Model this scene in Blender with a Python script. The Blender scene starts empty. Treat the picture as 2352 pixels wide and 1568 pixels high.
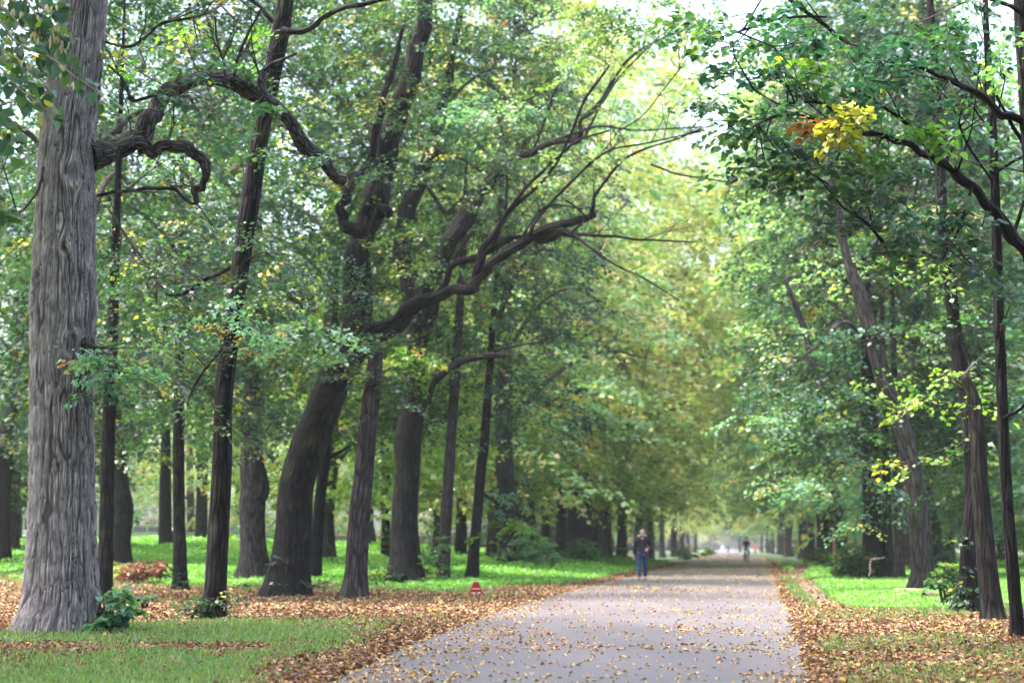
import bpy, math
import numpy as np
from mathutils import Vector

# ------------------------------------------------------------------ camera, sky, sun, exposure
sc = bpy.context.scene
COL = sc.collection
FPX, CX, CY, HZ, CAMH = 4247.0, 1176.0, 784.0, 1256.0, 1.1   # focal length in px of a 2352 px wide frame
PITCH = math.atan((HZ - CY) / FPX)
cam = bpy.data.cameras.new("camera")
cam.lens = 65.0; cam.sensor_width = 36.0; cam.clip_start = 0.1; cam.clip_end = 3000
cam_o = bpy.data.objects.new("camera", cam); COL.objects.link(cam_o)
cam_o.location = (0, 0, CAMH); cam_o.rotation_euler = (math.pi / 2 + PITCH, 0, 0)
sc.camera = cam_o
cam.dof.use_dof = True; cam.dof.focus_distance = 21.5; cam.dof.aperture_fstop = 1.7

SUN_EL, SUN_AZ = math.radians(66), math.radians(-100)      # azimuth from +Y towards +X
world = bpy.data.worlds.new("World"); sc.world = world; world.use_nodes = True
wn = world.node_tree; bg = wn.nodes["Background"]
sky = wn.nodes.new("ShaderNodeTexSky"); sky.sky_type = 'NISHITA'; sky.sun_disc = False
sky.sun_elevation = SUN_EL; sky.sun_rotation = SUN_AZ
sky.air_density = 1.0; sky.dust_density = 6.0; sky.ozone_density = 1.0
wn.links.new(sky.outputs[0], bg.inputs[0]); bg.inputs[1].default_value = 0.15
sl = bpy.data.lights.new("sun", 'SUN'); sl.energy = 1.15; sl.angle = math.radians(12); sl.color = (1, 0.98, 0.955)
so = bpy.data.objects.new("sun", sl); COL.objects.link(so)
sd = Vector((math.sin(SUN_AZ) * math.cos(SUN_EL), math.cos(SUN_AZ) * math.cos(SUN_EL), math.sin(SUN_EL)))
so.rotation_euler = sd.to_track_quat('Z', 'Y').to_euler(); so.location = (0, 0, 60)
sc.view_settings.view_transform = 'Standard'; sc.view_settings.look = 'None'
sc.view_settings.gamma = 1.0; sc.view_settings.use_curve_mapping = False
sc.view_settings.exposure = 2.95
sc.render.engine = 'CYCLES'
cy = sc.cycles
cy.max_bounces = 7; cy.diffuse_bounces = 4; cy.glossy_bounces = 2; cy.transmission_bounces = 5
cy.volume_bounces = 1; cy.transparent_max_bounces = 4; cy.use_denoising = True
try: cy.denoiser = 'OPENIMAGEDENOISE'
except Exception: pass
cy.sample_clamp_indirect = 6.0
HAZE_DENSITY = 0.00026

# ------------------------------------------------------------------ pixel <-> world
cp, sp = math.cos(PITCH), math.sin(PITCH)
def at(px, py, Y):
    a = (px - CX) / FPX; b = (CY - py) / FPX
    dy, dz = cp - b * sp, sp + b * cp
    t = Y / dy
    return np.array([a * t, Y, CAMH + dz * t])
def proj(x, y, z):
    zz = z - CAMH
    d = y * cp + zz * sp; u = -y * sp + zz * cp
    d = np.maximum(d, 0.1)
    return CX + FPX * x / d, CY - FPX * u / d
BK = {}
def sstep(a, b, x):
    t = np.clip((x - a) / (b - a), 0, 1); return t * t * (3 - 2 * t)
def vnoise(x, y, z=0.0, seed=0):
    x, y, z = np.broadcast_arrays(np.asarray(x, float), np.asarray(y, float), np.asarray(z, float))
    xi, yi, zi = np.floor(x).astype(np.int64), np.floor(y).astype(np.int64), np.floor(z).astype(np.int64)
    fx, fy, fz = x - xi, y - yi, z - zi
    fx, fy, fz = fx*fx*(3-2*fx), fy*fy*(3-2*fy), fz*fz*(3-2*fz)
    def h(a, b, c):
        n = (a * 374761393 + b * 668265263 + c * 2147483647 + seed * 974711) & 0xffffffff
        n = ((n ^ (n >> 13)) * 1274126177) & 0xffffffff
        return ((n ^ (n >> 16)) & 0xffff) / 65535.0
    r = 0
    for a in (0, 1):
        for b in (0, 1):
            for c in (0, 1):
                w = (fx if a else 1 - fx) * (fy if b else 1 - fy) * (fz if c else 1 - fz)
                r = r + w * h(xi + a, yi + b, zi + c)
    return r
# path edges in the world, by distance
PY = np.array([-40., 6, 15, 21.8, 32.4, 49.7, 106, 195, 600])
PXL = np.array([-1.9, -1.95, -1.62, -1.22, -0.25, 1.70, 8.9, 19.4, 66.0])
PXR = np.array([1.2, 1.75, 2.46, 3.40, 4.85, 7.15, 14.8, 26.6, 73.0])
def xl(y): return np.interp(y, PY, PXL)
def xr(y): return np.interp(y, PY, PXR)
def ground_z(x, y):
    x = np.asarray(x, float); y = np.asarray(y, float)
    dl = xl(y) - x; dr = x - xr(y)
    z = 1.05 * sstep(52, 100, y) * sstep(4, 22, dl) + 0.25 * sstep(50, 90, y) * sstep(3, 14, dr)
    z = z + 0.10 * sstep(1.0, 4, np.maximum(dl, dr)) * (vnoise(x / 3.1, y / 3.1, 0, 5) - 0.35)
    return z
def on_ground(px, py):
    lo, hi = 5.0, 600.0
    for i in range(60):                       # first crossing of the ray with the ground
        pass
    ys = np.concatenate([np.linspace(6, 150, 1500), np.linspace(150, 700, 800)])
    a = (px - CX) / FPX; b = (CY - py) / FPX
    t = ys / (cp - b * sp)
    zr = CAMH + (sp + b * cp) * t; xr_ = a * t
    below = np.nonzero(zr < ground_z(xr_, ys))[0]
    k = below[0] if len(below) else len(ys) - 1
    return np.array([xr_[k], ys[k], float(ground_z(xr_[k], ys[k]))])

# ------------------------------------------------------------------ materials
def mat(name):
    m = bpy.data.materials.new(name); m.use_nodes = True
    nt = m.node_tree; return m, nt, nt.nodes["Principled BSDF"]
def N(nt, t, **kw):
    n = nt.nodes.new(t)
    for k, v in kw.items():
        if k.startswith('i_'): n.inputs[int(k[2:])].default_value = v
        else: setattr(n, k, v)
    return n
def simple(name, col, rough=0.6, spec=0.4, metal=0.0, bump=0.0, bscale=60):
    m, nt, b = mat(name)
    b.inputs['Base Color'].default_value = (*col, 1); b.inputs['Roughness'].default_value = rough
    b.inputs['Specular IOR Level'].default_value = spec; b.inputs['Metallic'].default_value = metal
    no = N(nt, 'ShaderNodeTexNoise'); no.inputs['Scale'].default_value = bscale; no.inputs['Detail'].default_value = 3
    tc = N(nt, 'ShaderNodeTexCoord'); nt.links.new(tc.outputs['Object'], no.inputs['Vector'])
    mx = N(nt, 'ShaderNodeMixRGB'); mx.inputs[1].default_value = (*[c * 0.8 for c in col], 1); mx.inputs[2].default_value = (*[min(1, c * 1.15) for c in col], 1)
    nt.links.new(no.outputs[0], mx.inputs[0]); nt.links.new(mx.outputs[0], b.inputs['Base Color'])
    if bump:
        bp = N(nt, 'ShaderNodeBump'); bp.inputs['Strength'].default_value = bump; bp.inputs['Distance'].default_value = 0.01
        nt.links.new(no.outputs[0], bp.inputs['Height']); nt.links.new(bp.outputs[0], b.inputs['Normal'])
    return m
def leaf_mat(name, trans=0.45, rough=0.42, spec=0.65, tint=(1.12, 1.32, 0.62), vary=True):
    m, nt, b = mat(name)
    at_ = N(nt, 'ShaderNodeAttribute'); at_.attribute_name = 'tone'
    src = at_.outputs['Color']
    if vary:
        oi = N(nt, 'ShaderNodeObjectInfo')
        hs = N(nt, 'ShaderNodeHueSaturation')
        mr = N(nt, 'ShaderNodeMapRange'); mr.inputs[3].default_value = 0.475; mr.inputs[4].default_value = 0.52
        nt.links.new(oi.outputs['Random'], mr.inputs[0]); nt.links.new(mr.outputs[0], hs.inputs['Hue'])
        nt.links.new(src, hs.inputs['Color']); src = hs.outputs[0]
    nt.links.new(src, b.inputs['Base Color'])
    b.inputs['Roughness'].default_value = rough; b.inputs['Specular IOR Level'].default_value = spec
    tr = N(nt, 'ShaderNodeBsdfTranslucent')
    ml = N(nt, 'ShaderNodeMixRGB'); ml.blend_type = 'MULTIPLY'; ml.inputs[0].default_value = 1; ml.inputs[2].default_value = (*tint, 1)
    nt.links.new(src, ml.inputs[1]); nt.links.new(ml.outputs[0], tr.inputs[0])
    ms = N(nt, 'ShaderNodeMixShader'); ms.inputs[0].default_value = trans
    out = nt.nodes['Material Output']
    nt.links.new(b.outputs[0], ms.inputs[1]); nt.links.new(tr.outputs[0], ms.inputs[2]); nt.links.new(ms.outputs[0], out.inputs[0])
    return m
def bark_mat(name, c_lo, c_hi, sx=22.0, sz=2.6, strength=1.0, dist=0.03, moss=0.0, attr=False):
    m, nt, b = mat(name)
    tc = N(nt, 'ShaderNodeTexCoord')
    av = N(nt, 'ShaderNodeAttribute'); av.attribute_name = 'along'
    mp = N(nt, 'ShaderNodeMapping'); mp.inputs['Scale'].default_value = (sx, sx, sz)
    nt.links.new(av.outputs['Vector'], mp.inputs[0])
    no = N(nt, 'ShaderNodeTexNoise'); no.inputs['Scale'].default_value = 0.7; no.inputs['Detail'].default_value = 4
    nt.links.new(mp.outputs[0], no.inputs['Vector'])
    mxv = N(nt, 'ShaderNodeMixRGB'); mxv.inputs[0].default_value = 0.35
    nt.links.new(mp.outputs[0], mxv.inputs[1]); nt.links.new(no.outputs[1], mxv.inputs[2])
    vo = N(nt, 'ShaderNodeTexVoronoi', feature='DISTANCE_TO_EDGE'); vo.inputs['Scale'].default_value = 1.0
    nt.links.new(mxv.outputs[0], vo.inputs['Vector'])
    n2 = N(nt, 'ShaderNodeTexNoise'); n2.inputs['Scale'].default_value = 5; n2.inputs['Detail'].default_value = 6
    nt.links.new(tc.outputs['Object'], n2.inputs['Vector'])
    rp = N(nt, 'ShaderNodeValToRGB'); rp.color_ramp.elements[0].position = 0.3; rp.color_ramp.elements[1].position = 0.72
    rp.color_ramp.elements[0].color = (*c_lo, 1); rp.color_ramp.elements[1].color = (*c_hi, 1)
    nt.links.new(n2.outputs[0], rp.inputs[0])
    src = rp.outputs[0]
    if moss:
        n3 = N(nt, 'ShaderNodeTexNoise'); n3.inputs['Scale'].default_value = 1.7; n3.inputs['Detail'].default_value = 5
        nt.links.new(tc.outputs['Object'], n3.inputs['Vector'])
        r3 = N(nt, 'ShaderNodeValToRGB'); r3.color_ramp.elements[0].position = 0.52; r3.color_ramp.elements[1].position = 0.68
        r3.color_ramp.elements[1].color = (moss, moss, moss, 1)
        nt.links.new(n3.outputs[0], r3.inputs[0])
        mm = N(nt, 'ShaderNodeMixRGB'); mm.inputs[2].default_value = (0.05, 0.065, 0.025, 1)
        nt.links.new(r3.outputs[0], mm.inputs[0]); nt.links.new(src, mm.inputs[1]); src = mm.outputs[0]
    if attr:
        at_ = N(nt, 'ShaderNodeAttribute'); at_.attribute_name = 'tone'
        fm = N(nt, 'ShaderNodeMixRGB'); fm.blend_type = 'MULTIPLY'; fm.inputs[0].default_value = 1
        nt.links.new(src, fm.inputs[1]); nt.links.new(at_.outputs['Color'], fm.inputs[2]); src = fm.outputs[0]
    else:
        fr = N(nt, 'ShaderNodeMapRange'); fr.inputs[2].default_value = .26; fr.inputs[3].default_value = .2; fr.inputs[4].default_value = 1.5
        nt.links.new(vo.outputs[0], fr.inputs[0])
        fm = N(nt, 'ShaderNodeVectorMath', operation='SCALE'); nt.links.new(src, fm.inputs[0]); nt.links.new(fr.outputs[0], fm.inputs['Scale']); src = fm.outputs[0]
    nt.links.new(src, b.inputs['Base Color'])
    b.inputs['Roughness'].default_value = 0.92; b.inputs['Specular IOR Level'].default_value = 0.2
    cl = N(nt, 'ShaderNodeMapRange'); cl.inputs[2].default_value = 0.25
    nt.links.new(vo.outputs[0], cl.inputs[0])
    ad = N(nt, 'ShaderNodeMath', operation='MULTIPLY_ADD'); ad.inputs[1].default_value = 0.35
    nt.links.new(n2.outputs[0], ad.inputs[0]); nt.links.new(cl.outputs[0], ad.inputs[2])
    bp = N(nt, 'ShaderNodeBump'); bp.inputs['Strength'].default_value = strength; bp.inputs['Distance'].default_value = dist
    nt.links.new(ad.outputs[0], bp.inputs['Height']); nt.links.new(bp.outputs[0], b.inputs['Normal'])
    return m
M_LEAF = leaf_mat('leaf')
M_LEAFN = leaf_mat('near_leaf', trans=0.5, rough=0.38, vary=False)
M_LITTER = leaf_mat('fallen_leaf', trans=0.12, rough=0.6, spec=0.35, tint=(1.1, 1.0, .8), vary=False)
M_WEED = leaf_mat('weed_leaf', trans=0.4, rough=0.5, spec=0.4, tint=(1.2, 1.4, .5), vary=False)
M_BARK = bark_mat('dark_bark', (0.0045, 0.004, 0.004), (0.017, 0.0145, 0.0145), moss=0.35)
M_BARKG = bark_mat('grey_brown_bark', (0.018, 0.015, 0.015), (0.048, 0.041, 0.040), moss=0.15)
M_BARKB = bark_mat('black_bark', (0.005, 0.0045, 0.005), (0.015, 0.013, 0.013))
M_BARK1 = bark_mat('furrowed_grey_bark', (0.195, 0.172, 0.172), (0.36, 0.325, 0.327), sx=40, sz=6, strength=0.5, dist=0.008, attr=True)
M_TWIG = simple('twig_bark', (0.05, 0.042, 0.038), 0.85, 0.2)

# ------------------------------------------------------------------ mesh assembly (quads only)
def quads(name, parts, mats, parent=None, smooth=False, data_only=False, offset=None):
    V, F, C, MI, BC = [], [], [], [], []; n = 0
    for v, f, c, mi in parts:
        if len(v) == 0: continue
        V.append(v); F.append(f + n); n += len(v)
        BC.append(BK[id(f)][1] if id(f) in BK else v)
        C.append(np.broadcast_to(np.asarray(c, float), (len(f), 3)) if c is not None else np.full((len(f), 3), 0.1))
        MI.append(np.full(len(f), mi, np.int32))
    V = np.concatenate(V).astype(np.float32); F = np.concatenate(F).astype(np.int32)
    C = np.concatenate(C); MI = np.concatenate(MI)
    if offset is not None: V = V - np.asarray(offset, np.float32)
    me = bpy.data.meshes.new(name)
    me.vertices.add(len(V)); me.vertices.foreach_set('co', V.ravel())
    me.loops.add(len(F) * 4); me.loops.foreach_set('vertex_index', F.ravel())
    me.polygons.add(len(F)); me.polygons.foreach_set('loop_start', np.arange(0, len(F) * 4, 4, dtype=np.int32))
    me.polygons.foreach_set('loop_total', np.full(len(F), 4, np.int32))
    me.polygons.foreach_set('material_index', MI)
    if smooth: me.polygons.foreach_set('use_smooth', np.ones(len(F), bool))
    me.update(calc_edges=True)
    at_ = me.attributes.new('tone', 'FLOAT_COLOR', 'FACE')
    at_.data.foreach_set('color', np.concatenate([C, np.ones((len(C), 1))], 1).astype(np.float32).ravel())
    if smooth:
        ab = me.attributes.new('along', 'FLOAT_VECTOR', 'POINT'); ab.data.foreach_set('vector', np.concatenate(BC).astype(np.float32).ravel())
    for m in mats: me.materials.append(m)
    if data_only: return me
    o = bpy.data.objects.new(name, me); COL.objects.link(o)
    if parent is not None: o.parent = parent
    if offset is not None and parent is None: o.location = tuple(float(q) for q in offset)
    return o
def link(name, me, parent=None):
    o = bpy.data.objects.new(name, me); COL.objects.link(o)
    if parent is not None: o.parent = parent
    return o
def thing(name, label, cat, loc=(0, 0, 0), rz=0.0, group=None):
    o = bpy.data.objects.new(name, None); COL.objects.link(o); o.empty_display_size = 0.3
    o.location = tuple(float(q) for q in loc); o.rotation_euler = (0, 0, rz)
    o['label'] = label; o['category'] = cat
    if group: o['group'] = group
    return o
def tag(o, label, cat, group=None):
    o['label'] = label; o['category'] = cat
    if group: o['group'] = group
    return o
def resample(P, n):
    P = np.asarray(P, float)
    if len(P) < 3:
        t = np.linspace(0, 1, n)[:, None]; return P[0] * (1 - t) + P[-1] * t
    Q = np.vstack([2 * P[0] - P[1], P, 2 * P[-1] - P[-2]])
    k = len(P) - 1; out = []
    ts = np.linspace(0, k, n)
    for t in ts:
        i = min(int(t), k - 1); f = t - i
        a, b, c, d = Q[i], Q[i + 1], Q[i + 2], Q[i + 3]
        out.append(0.5 * (2 * b + (c - a) * f + (2 * a - 5 * b + 4 * c - d) * f * f + (3 * b - a - 3 * c + d) * f ** 3))
    return np.array(out)
def tube(pts, rad, seg=10, per=4, seed=0, rough=0.07, flare=0.0, mi=0, cap=True):
    """pts (k,3), rad (k) -> one part tuple"""
    P = np.column_stack([np.asarray(pts, float), np.asarray(rad, float)])
    n = max(3, (len(P) - 1) * per + 1)
    S = resample(P, n); p, r = S[:, :3], np.maximum(S[:, 3], 0.002)
    T = np.gradient(p, axis=0); T /= np.linalg.norm(T, axis=1)[:, None] + 1e-9
    u = np.cross(T[0], [0.0, 1.0, 0.05]); u /= np.linalg.norm(u) + 1e-9
    U = []
    for t in T:
        u = u - t * np.dot(u, t); u /= np.linalg.norm(u) + 1e-9; U.append(u.copy())
    U = np.array(U); W = np.cross(T, U)
    th = np.linspace(0, 2 * np.pi, seg, endpoint=False)
    rr = np.repeat(r[:, None], seg, 1)
    if rough:
        L = np.concatenate([[0], np.cumsum(np.linalg.norm(np.diff(p, axis=0), axis=1))])
        nz = vnoise(np.cos(th)[None] * 1.6 + 9, np.sin(th)[None] * 1.6 + 9, L[:, None] / (r.mean() * 3.2 + 1e-6), seed + 11) - 0.5
        rr = rr * (1 + 2 * rough * nz)
    if flare:
        h = p[:, 2] - p[0, 2]
        lob = 0.35 + 0.65 * np.abs(np.cos(2.5 * th + seed))[None]
        rr = rr * (1 + flare * np.exp(-np.maximum(h, 0) / (r[0] * 1.1))[:, None] * lob)
    V = p[:, None] + rr[..., None] * (np.cos(th)[None, :, None] * U[:, None] + np.sin(th)[None, :, None] * W[:, None])
    V = V.reshape(-1, 3)
    i = np.arange(n - 1)[:, None] * seg; j = np.arange(seg)[None]; j2 = (j + 1) % seg
    F = np.stack([i + j, i + j2, i + seg + j2, i + seg + j], -1).reshape(-1, 4)
    if cap and seg % 2 == 0:
        base = (n - 1) * seg; cf = []
        for a in range(seg // 2 - 1): cf.append([base + a, base + a + 1, base + seg - 2 - a, base + seg - 1 - a])
        F = np.vstack([F, cf])
    Ls = np.concatenate([[0], np.cumsum(np.linalg.norm(np.diff(p, axis=0), axis=1))]) + seed * 1.37
    rl = np.maximum(r, .03)[:, None]
    BK[id(F)] = (F, np.stack([rl * np.cos(th)[None], rl * np.sin(th)[None], np.repeat(Ls[:, None], seg, 1)], -1).reshape(-1, 3))
    return (V, F, None, mi)
def limb_twigs(rg, P, dens=2.2):
    P = resample(P, 24); L = np.linalg.norm(np.diff(P, axis=0), axis=1).sum(); n = int(L * dens)
    if n < 2: return []
    i = rg.integers(3, 24, n); A = P[i]; T = (P[np.minimum(i + 1, 23)] - P[i - 1]); T /= np.linalg.norm(T, axis=1)[:, None] + 1e-9
    D = T * .8 + rg.normal(0, .55, (n, 3)) + [0, 0, .55]; D /= np.linalg.norm(D, axis=1)[:, None]; l = rg.uniform(.3, 1.3, n)[:, None]
    B = A + D * l * .5; C = B + (D + rg.normal(0, .3, (n, 3))) * l * .5
    E = np.repeat(B, 2, 0); G = E + (np.repeat(D, 2, 0) + rg.normal(0, .6, (2 * n, 3))) * np.repeat(l, 2, 0) * .4
    return [segs(A, B, .013, .009, 0), segs(B, C, .009, .004, 0), segs(E, G, .006, .003, 0)]
def segs(A, B, r0, r1, mi=1):
    """many straight three-sided twigs"""
    A, B = np.asarray(A, float), np.asarray(B, float); n = len(A)
    if n == 0: return (np.zeros((0, 3)), np.zeros((0, 4), int), None, mi)
    T = B - A; T /= np.linalg.norm(T, axis=1)[:, None] + 1e-9
    ref = np.where(np.abs(T[:, 2:3]) > 0.8, np.array([[1., 0, 0]]), np.array([[0, 0, 1.]]))
    U = np.cross(T, ref); U /= np.linalg.norm(U, axis=1)[:, None] + 1e-9; W = np.cross(T, U)
    r0 = np.broadcast_to(r0, (n,)); r1 = np.broadcast_to(r1, (n,))
    V = np.zeros((n, 6, 3))
    for k in range(3):
        a = 2 * np.pi * k / 3; d = math.cos(a) * U + math.sin(a) * W
        V[:, k] = A + d * r0[:, None]; V[:, 3 + k] = B + d * r1[:, None]
    F = np.array([[0, 1, 4, 3], [1, 2, 5, 4], [2, 0, 3, 5]])
    F = (np.arange(n)[:, None, None] * 6 + F[None]).reshape(-1, 4)
    return (V.reshape(-1, 3), F, None, mi)
def leaves(P, D, Nn, L, W, C, shape='hex', fold=0.18, mi=0):
    """P base, D tip direction, Nn normal, sizes, colour per leaf"""
    n = len(P)
    D = D / (np.linalg.norm(D, axis=1)[:, None] + 1e-9)
    S = np.cross(D, Nn); S /= np.linalg.norm(S, axis=1)[:, None] + 1e-9; Nn = np.cross(S, D)
    L = np.broadcast_to(L, (n,))[:, None]; W = np.broadcast_to(W, (n,))[:, None]
    if shape == 'quad':
        V = np.stack([P, P + D * L * .45 + S * W * .5, P + D * L, P + D * L * .45 - S * W * .5 + Nn * W * fold], 1)
        F = np.arange(n)[:, None] * 4 + np.arange(4)[None]
        return (V.reshape(-1, 3), F, C, mi)
    up = Nn * W * fold
    if shape == 'heart':
        V = np.stack([P + D * L * .08, P + D * L * .5, P + D * L - up * .6] + [q for s_ in (1, -1) for q in (
            P + D * L * .0 + S * s_ * W * .30 + up, P + D * L * .38 + S * s_ * W * .52 + up * 1.2, P + D * L * .74 + S * s_ * W * .30 + up * .5)], 1)
        F = (np.arange(n)[:, None, None] * 9 + np.array([[0, 3, 4, 1], [1, 4, 5, 2], [0, 1, 7, 6], [1, 2, 8, 7]])[None]).reshape(-1, 4)
        return (V.reshape(-1, 3), F, np.repeat(C, 4, 0), mi)
    V = np.stack([P, P + D * L * .22 + S * W * .46 + up, P + D * L * .62 + S * W * .42 + up, P + D * L - up * .5,
                  P + D * L * .62 - S * W * .42 + up, P + D * L * .22 - S * W * .46 + up], 1)
    F = (np.arange(n)[:, None, None] * 6 + np.array([[0, 1, 2, 3], [0, 3, 4, 5]])[None]).reshape(-1, 4)
    return (V.reshape(-1, 3), F, np.repeat(C, 2, 0), mi)

# leaf palettes: (colour, weight); the last entries are the turning leaves
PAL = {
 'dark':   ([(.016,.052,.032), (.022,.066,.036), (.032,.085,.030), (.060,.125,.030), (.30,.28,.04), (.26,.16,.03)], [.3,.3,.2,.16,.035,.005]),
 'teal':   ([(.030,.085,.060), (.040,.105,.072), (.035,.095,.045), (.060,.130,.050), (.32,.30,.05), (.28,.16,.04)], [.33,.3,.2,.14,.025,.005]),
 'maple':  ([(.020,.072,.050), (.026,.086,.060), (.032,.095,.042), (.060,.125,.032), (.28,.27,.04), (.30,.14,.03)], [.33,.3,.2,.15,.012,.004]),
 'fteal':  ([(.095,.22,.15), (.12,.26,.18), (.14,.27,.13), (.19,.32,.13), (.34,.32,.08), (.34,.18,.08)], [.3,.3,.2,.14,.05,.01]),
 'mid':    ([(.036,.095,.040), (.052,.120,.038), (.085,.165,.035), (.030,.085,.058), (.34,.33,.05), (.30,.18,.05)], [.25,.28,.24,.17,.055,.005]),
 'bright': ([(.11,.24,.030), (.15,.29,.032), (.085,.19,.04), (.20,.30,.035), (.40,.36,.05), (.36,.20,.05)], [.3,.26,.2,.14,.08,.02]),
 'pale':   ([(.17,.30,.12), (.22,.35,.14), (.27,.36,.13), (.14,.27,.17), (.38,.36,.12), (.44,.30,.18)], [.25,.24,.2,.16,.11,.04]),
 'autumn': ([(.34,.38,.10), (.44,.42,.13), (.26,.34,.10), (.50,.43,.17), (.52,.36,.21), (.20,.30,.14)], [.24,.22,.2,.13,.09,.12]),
 'yellow': ([(.32,.29,.04), (.38,.33,.06), (.26,.26,.04), (.18,.23,.04)], [.4,.3,.2,.1]),
 'rust':   ([(.36,.13,.04), (.45,.20,.05), (.30,.09,.03), (.45,.30,.06)], [.35,.3,.2,.15]),
 'litter': ([(.20,.10,.05), (.13,.062,.032), (.29,.165,.085), (.34,.215,.05), (.065,.037,.025), (.37,.27,.16)], [.27,.27,.14,.12,.15,.05]),
 'brush':  ([(.16,.045,.03), (.12,.05,.035), (.20,.08,.04)], [.5,.3,.2]),
}
def pick(rng, key, n, spray=None, mix=0.3):
    cols, w = PAL[key]; cols = np.array(cols); w = np.array(w) / sum(w)
    idx = rng.choice(len(cols), n, p=w)
    if spray is not None:
        m = int(spray.max()) + 1
        sb = rng.choice(len(cols), m, p=w)
        use = rng.random(n) > mix
        idx = np.where(use, sb[spray], idx)
    c = cols[idx] * (0.85 + 0.3 * rng.random((n, 1)))
    if spray is not None: c = c * rng.uniform(.72, 1.3, m)[spray][:, None]
    return c
def sprays(rng, Cc, A, size, k, leaf, key, shape='quad', flat=0.09, droop=0.35, tilt=0.38, width=0.42, fold=0.18):
    """Cc (m,3) spray bases, A (m,) azimuths, size (m,) lengths; k leaves each"""
    m = len(Cc); size = np.broadcast_to(size, (m,))
    sp_ = np.repeat(np.arange(m), k); n = m * k
    t = rng.random(n) ** 0.8; u = rng.normal(0, 1, n) * width * (1.05 - 0.6 * t) * 0.6; v = rng.normal(0, 1, n) * flat
    s = size[sp_]; ca, sa = np.cos(A)[sp_], np.sin(A)[sp_]
    rise = rng.normal(0.0, 0.22, m)[sp_]; roll = rng.normal(0, 0.25, m)[sp_]
    x = t; z = v * 0.7 + t * rise - droop * t * t + u * roll
    P = Cc[sp_] + np.stack([(ca * x - sa * u) * s, (sa * x + ca * u) * s, z * s], 1)
    ang = A[sp_] + np.sign(u) * 0.7 + rng.normal(0, .6, n)
    D = np.stack([np.cos(ang), np.sin(ang), rise - 2 * droop * t * .7 + rng.normal(-.15, .3, n)], 1)
    Nn = np.stack([rng.normal(0, tilt, n), rng.normal(0, tilt, n), np.ones(n)], 1)
    ls = leaf * (0.65 + 0.6 * rng.random(n))
    C = pick(rng, key, n, sp_)
    lp = leaves(P, D, Nn, ls, ls * (0.72 + .2 * rng.random(n)), C, shape, fold)
    tip = Cc + np.stack([np.cos(A) * size, np.sin(A) * size, -droop * size], 1) * 0.85
    midp = Cc + np.stack([np.cos(A) * size, np.sin(A) * size, -droop * .3 * size], 1) * 0.45
    tw = [segs(Cc, midp, 0.006 + .004 * size, 0.004 + .002 * size), segs(midp, tip, 0.004 + .002 * size, 0.002)]
    return [lp] + tw

# ------------------------------------------------------------------ generic trees (shared crowns and trunks)
def generic_tree(seed, H, base, R, nspray, k, leaf, ssize, key, shape='quad', r0=0.28, lean=0.0, thr=0.40, trunk_only_to=None):
    rng = np.random.default_rng(seed)
    zs = np.linspace(0, H * .9, 7)
    pts = np.stack([np.cumsum(np.r_[0, rng.normal(lean, .25, 6)]), np.cumsum(np.r_[0, rng.normal(0, .25, 6)]), zs], 1)
    rad = r0 * np.array([1.05, .95, .85, .7, .5, .3, .1])
    trunk = [tube(pts, rad, 10, 3, seed, .09, .5)]
    limb = []; ends = []
    nl = 15
    for i in range(nl):
        f = 0.22 + 0.68 * (i + rng.random()) / nl
        z = f * H * .9; b = np.array([np.interp(z, pts[:, 2], pts[:, 0]), np.interp(z, pts[:, 2], pts[:, 1]), z])
        a = i * 2.4 + rng.normal(0, .3); L = R * (1.0 - 0.55 * f) * rng.uniform(.7, 1.1)
        d = np.array([math.cos(a), math.sin(a), 0])
        q = [b, b + d * L * .35 + [0, 0, L * .35], b + d * L * .7 + [0, 0, L * .5], b + d * L + [0, 0, L * .45]]
        rr = r0 * (0.42 - 0.25 * f)
        limb.append(tube(q, [rr, rr * .7, rr * .45, rr * .15], 6, 3, seed + i, .06)); ends.append(q)
    # spray positions: shell-biased, noise gaps
    cand = nspray * 4
    h = rng.random(cand); a = rng.random(cand) * 2 * np.pi
    prof = np.sin(np.pi * (0.13 + .80 * h)) ** .7
    rr = R * prof * (rng.random(cand) ** .38) * (0.8 + .4 * vnoise(np.cos(a) * 1.5 + 5, np.sin(a) * 1.5 + 5, h * 4, seed))
    z = base + (H - base) * h
    P = np.stack([rr * np.cos(a), rr * np.sin(a), z - .12 * rr], 1)
    keep = vnoise(P[:, 0] / 1.9 + 50, P[:, 1] / 1.9 + 50, P[:, 2] / 1.1, seed + 3) > thr
    P, a = P[keep][:nspray], a[keep][:nspray]
    a = a + rng.normal(0, .5, len(a))
    parts = sprays(rng, P, a, ssize * rng.uniform(.7, 1.3, len(P)), k, leaf, key, shape)
    # connecting twigs from limbs to sprays
    E = np.array([q[j] for q in ends for j in (1, 2, 3)])
    dd = np.linalg.norm(P[:, None] - E[None], axis=2); nn = dd.argmin(1); ok = dd.min(1) < R * .3
    parts.append(segs(E[nn][ok], P[ok], 0.022, 0.010))
    return quads('trunk', trunk, [M_BARK], smooth=True, data_only=True), quads('crown', parts + [(v, f, c, 1) for v, f, c, _ in limb], [M_LEAF, M_TWIG], data_only=True)

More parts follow.
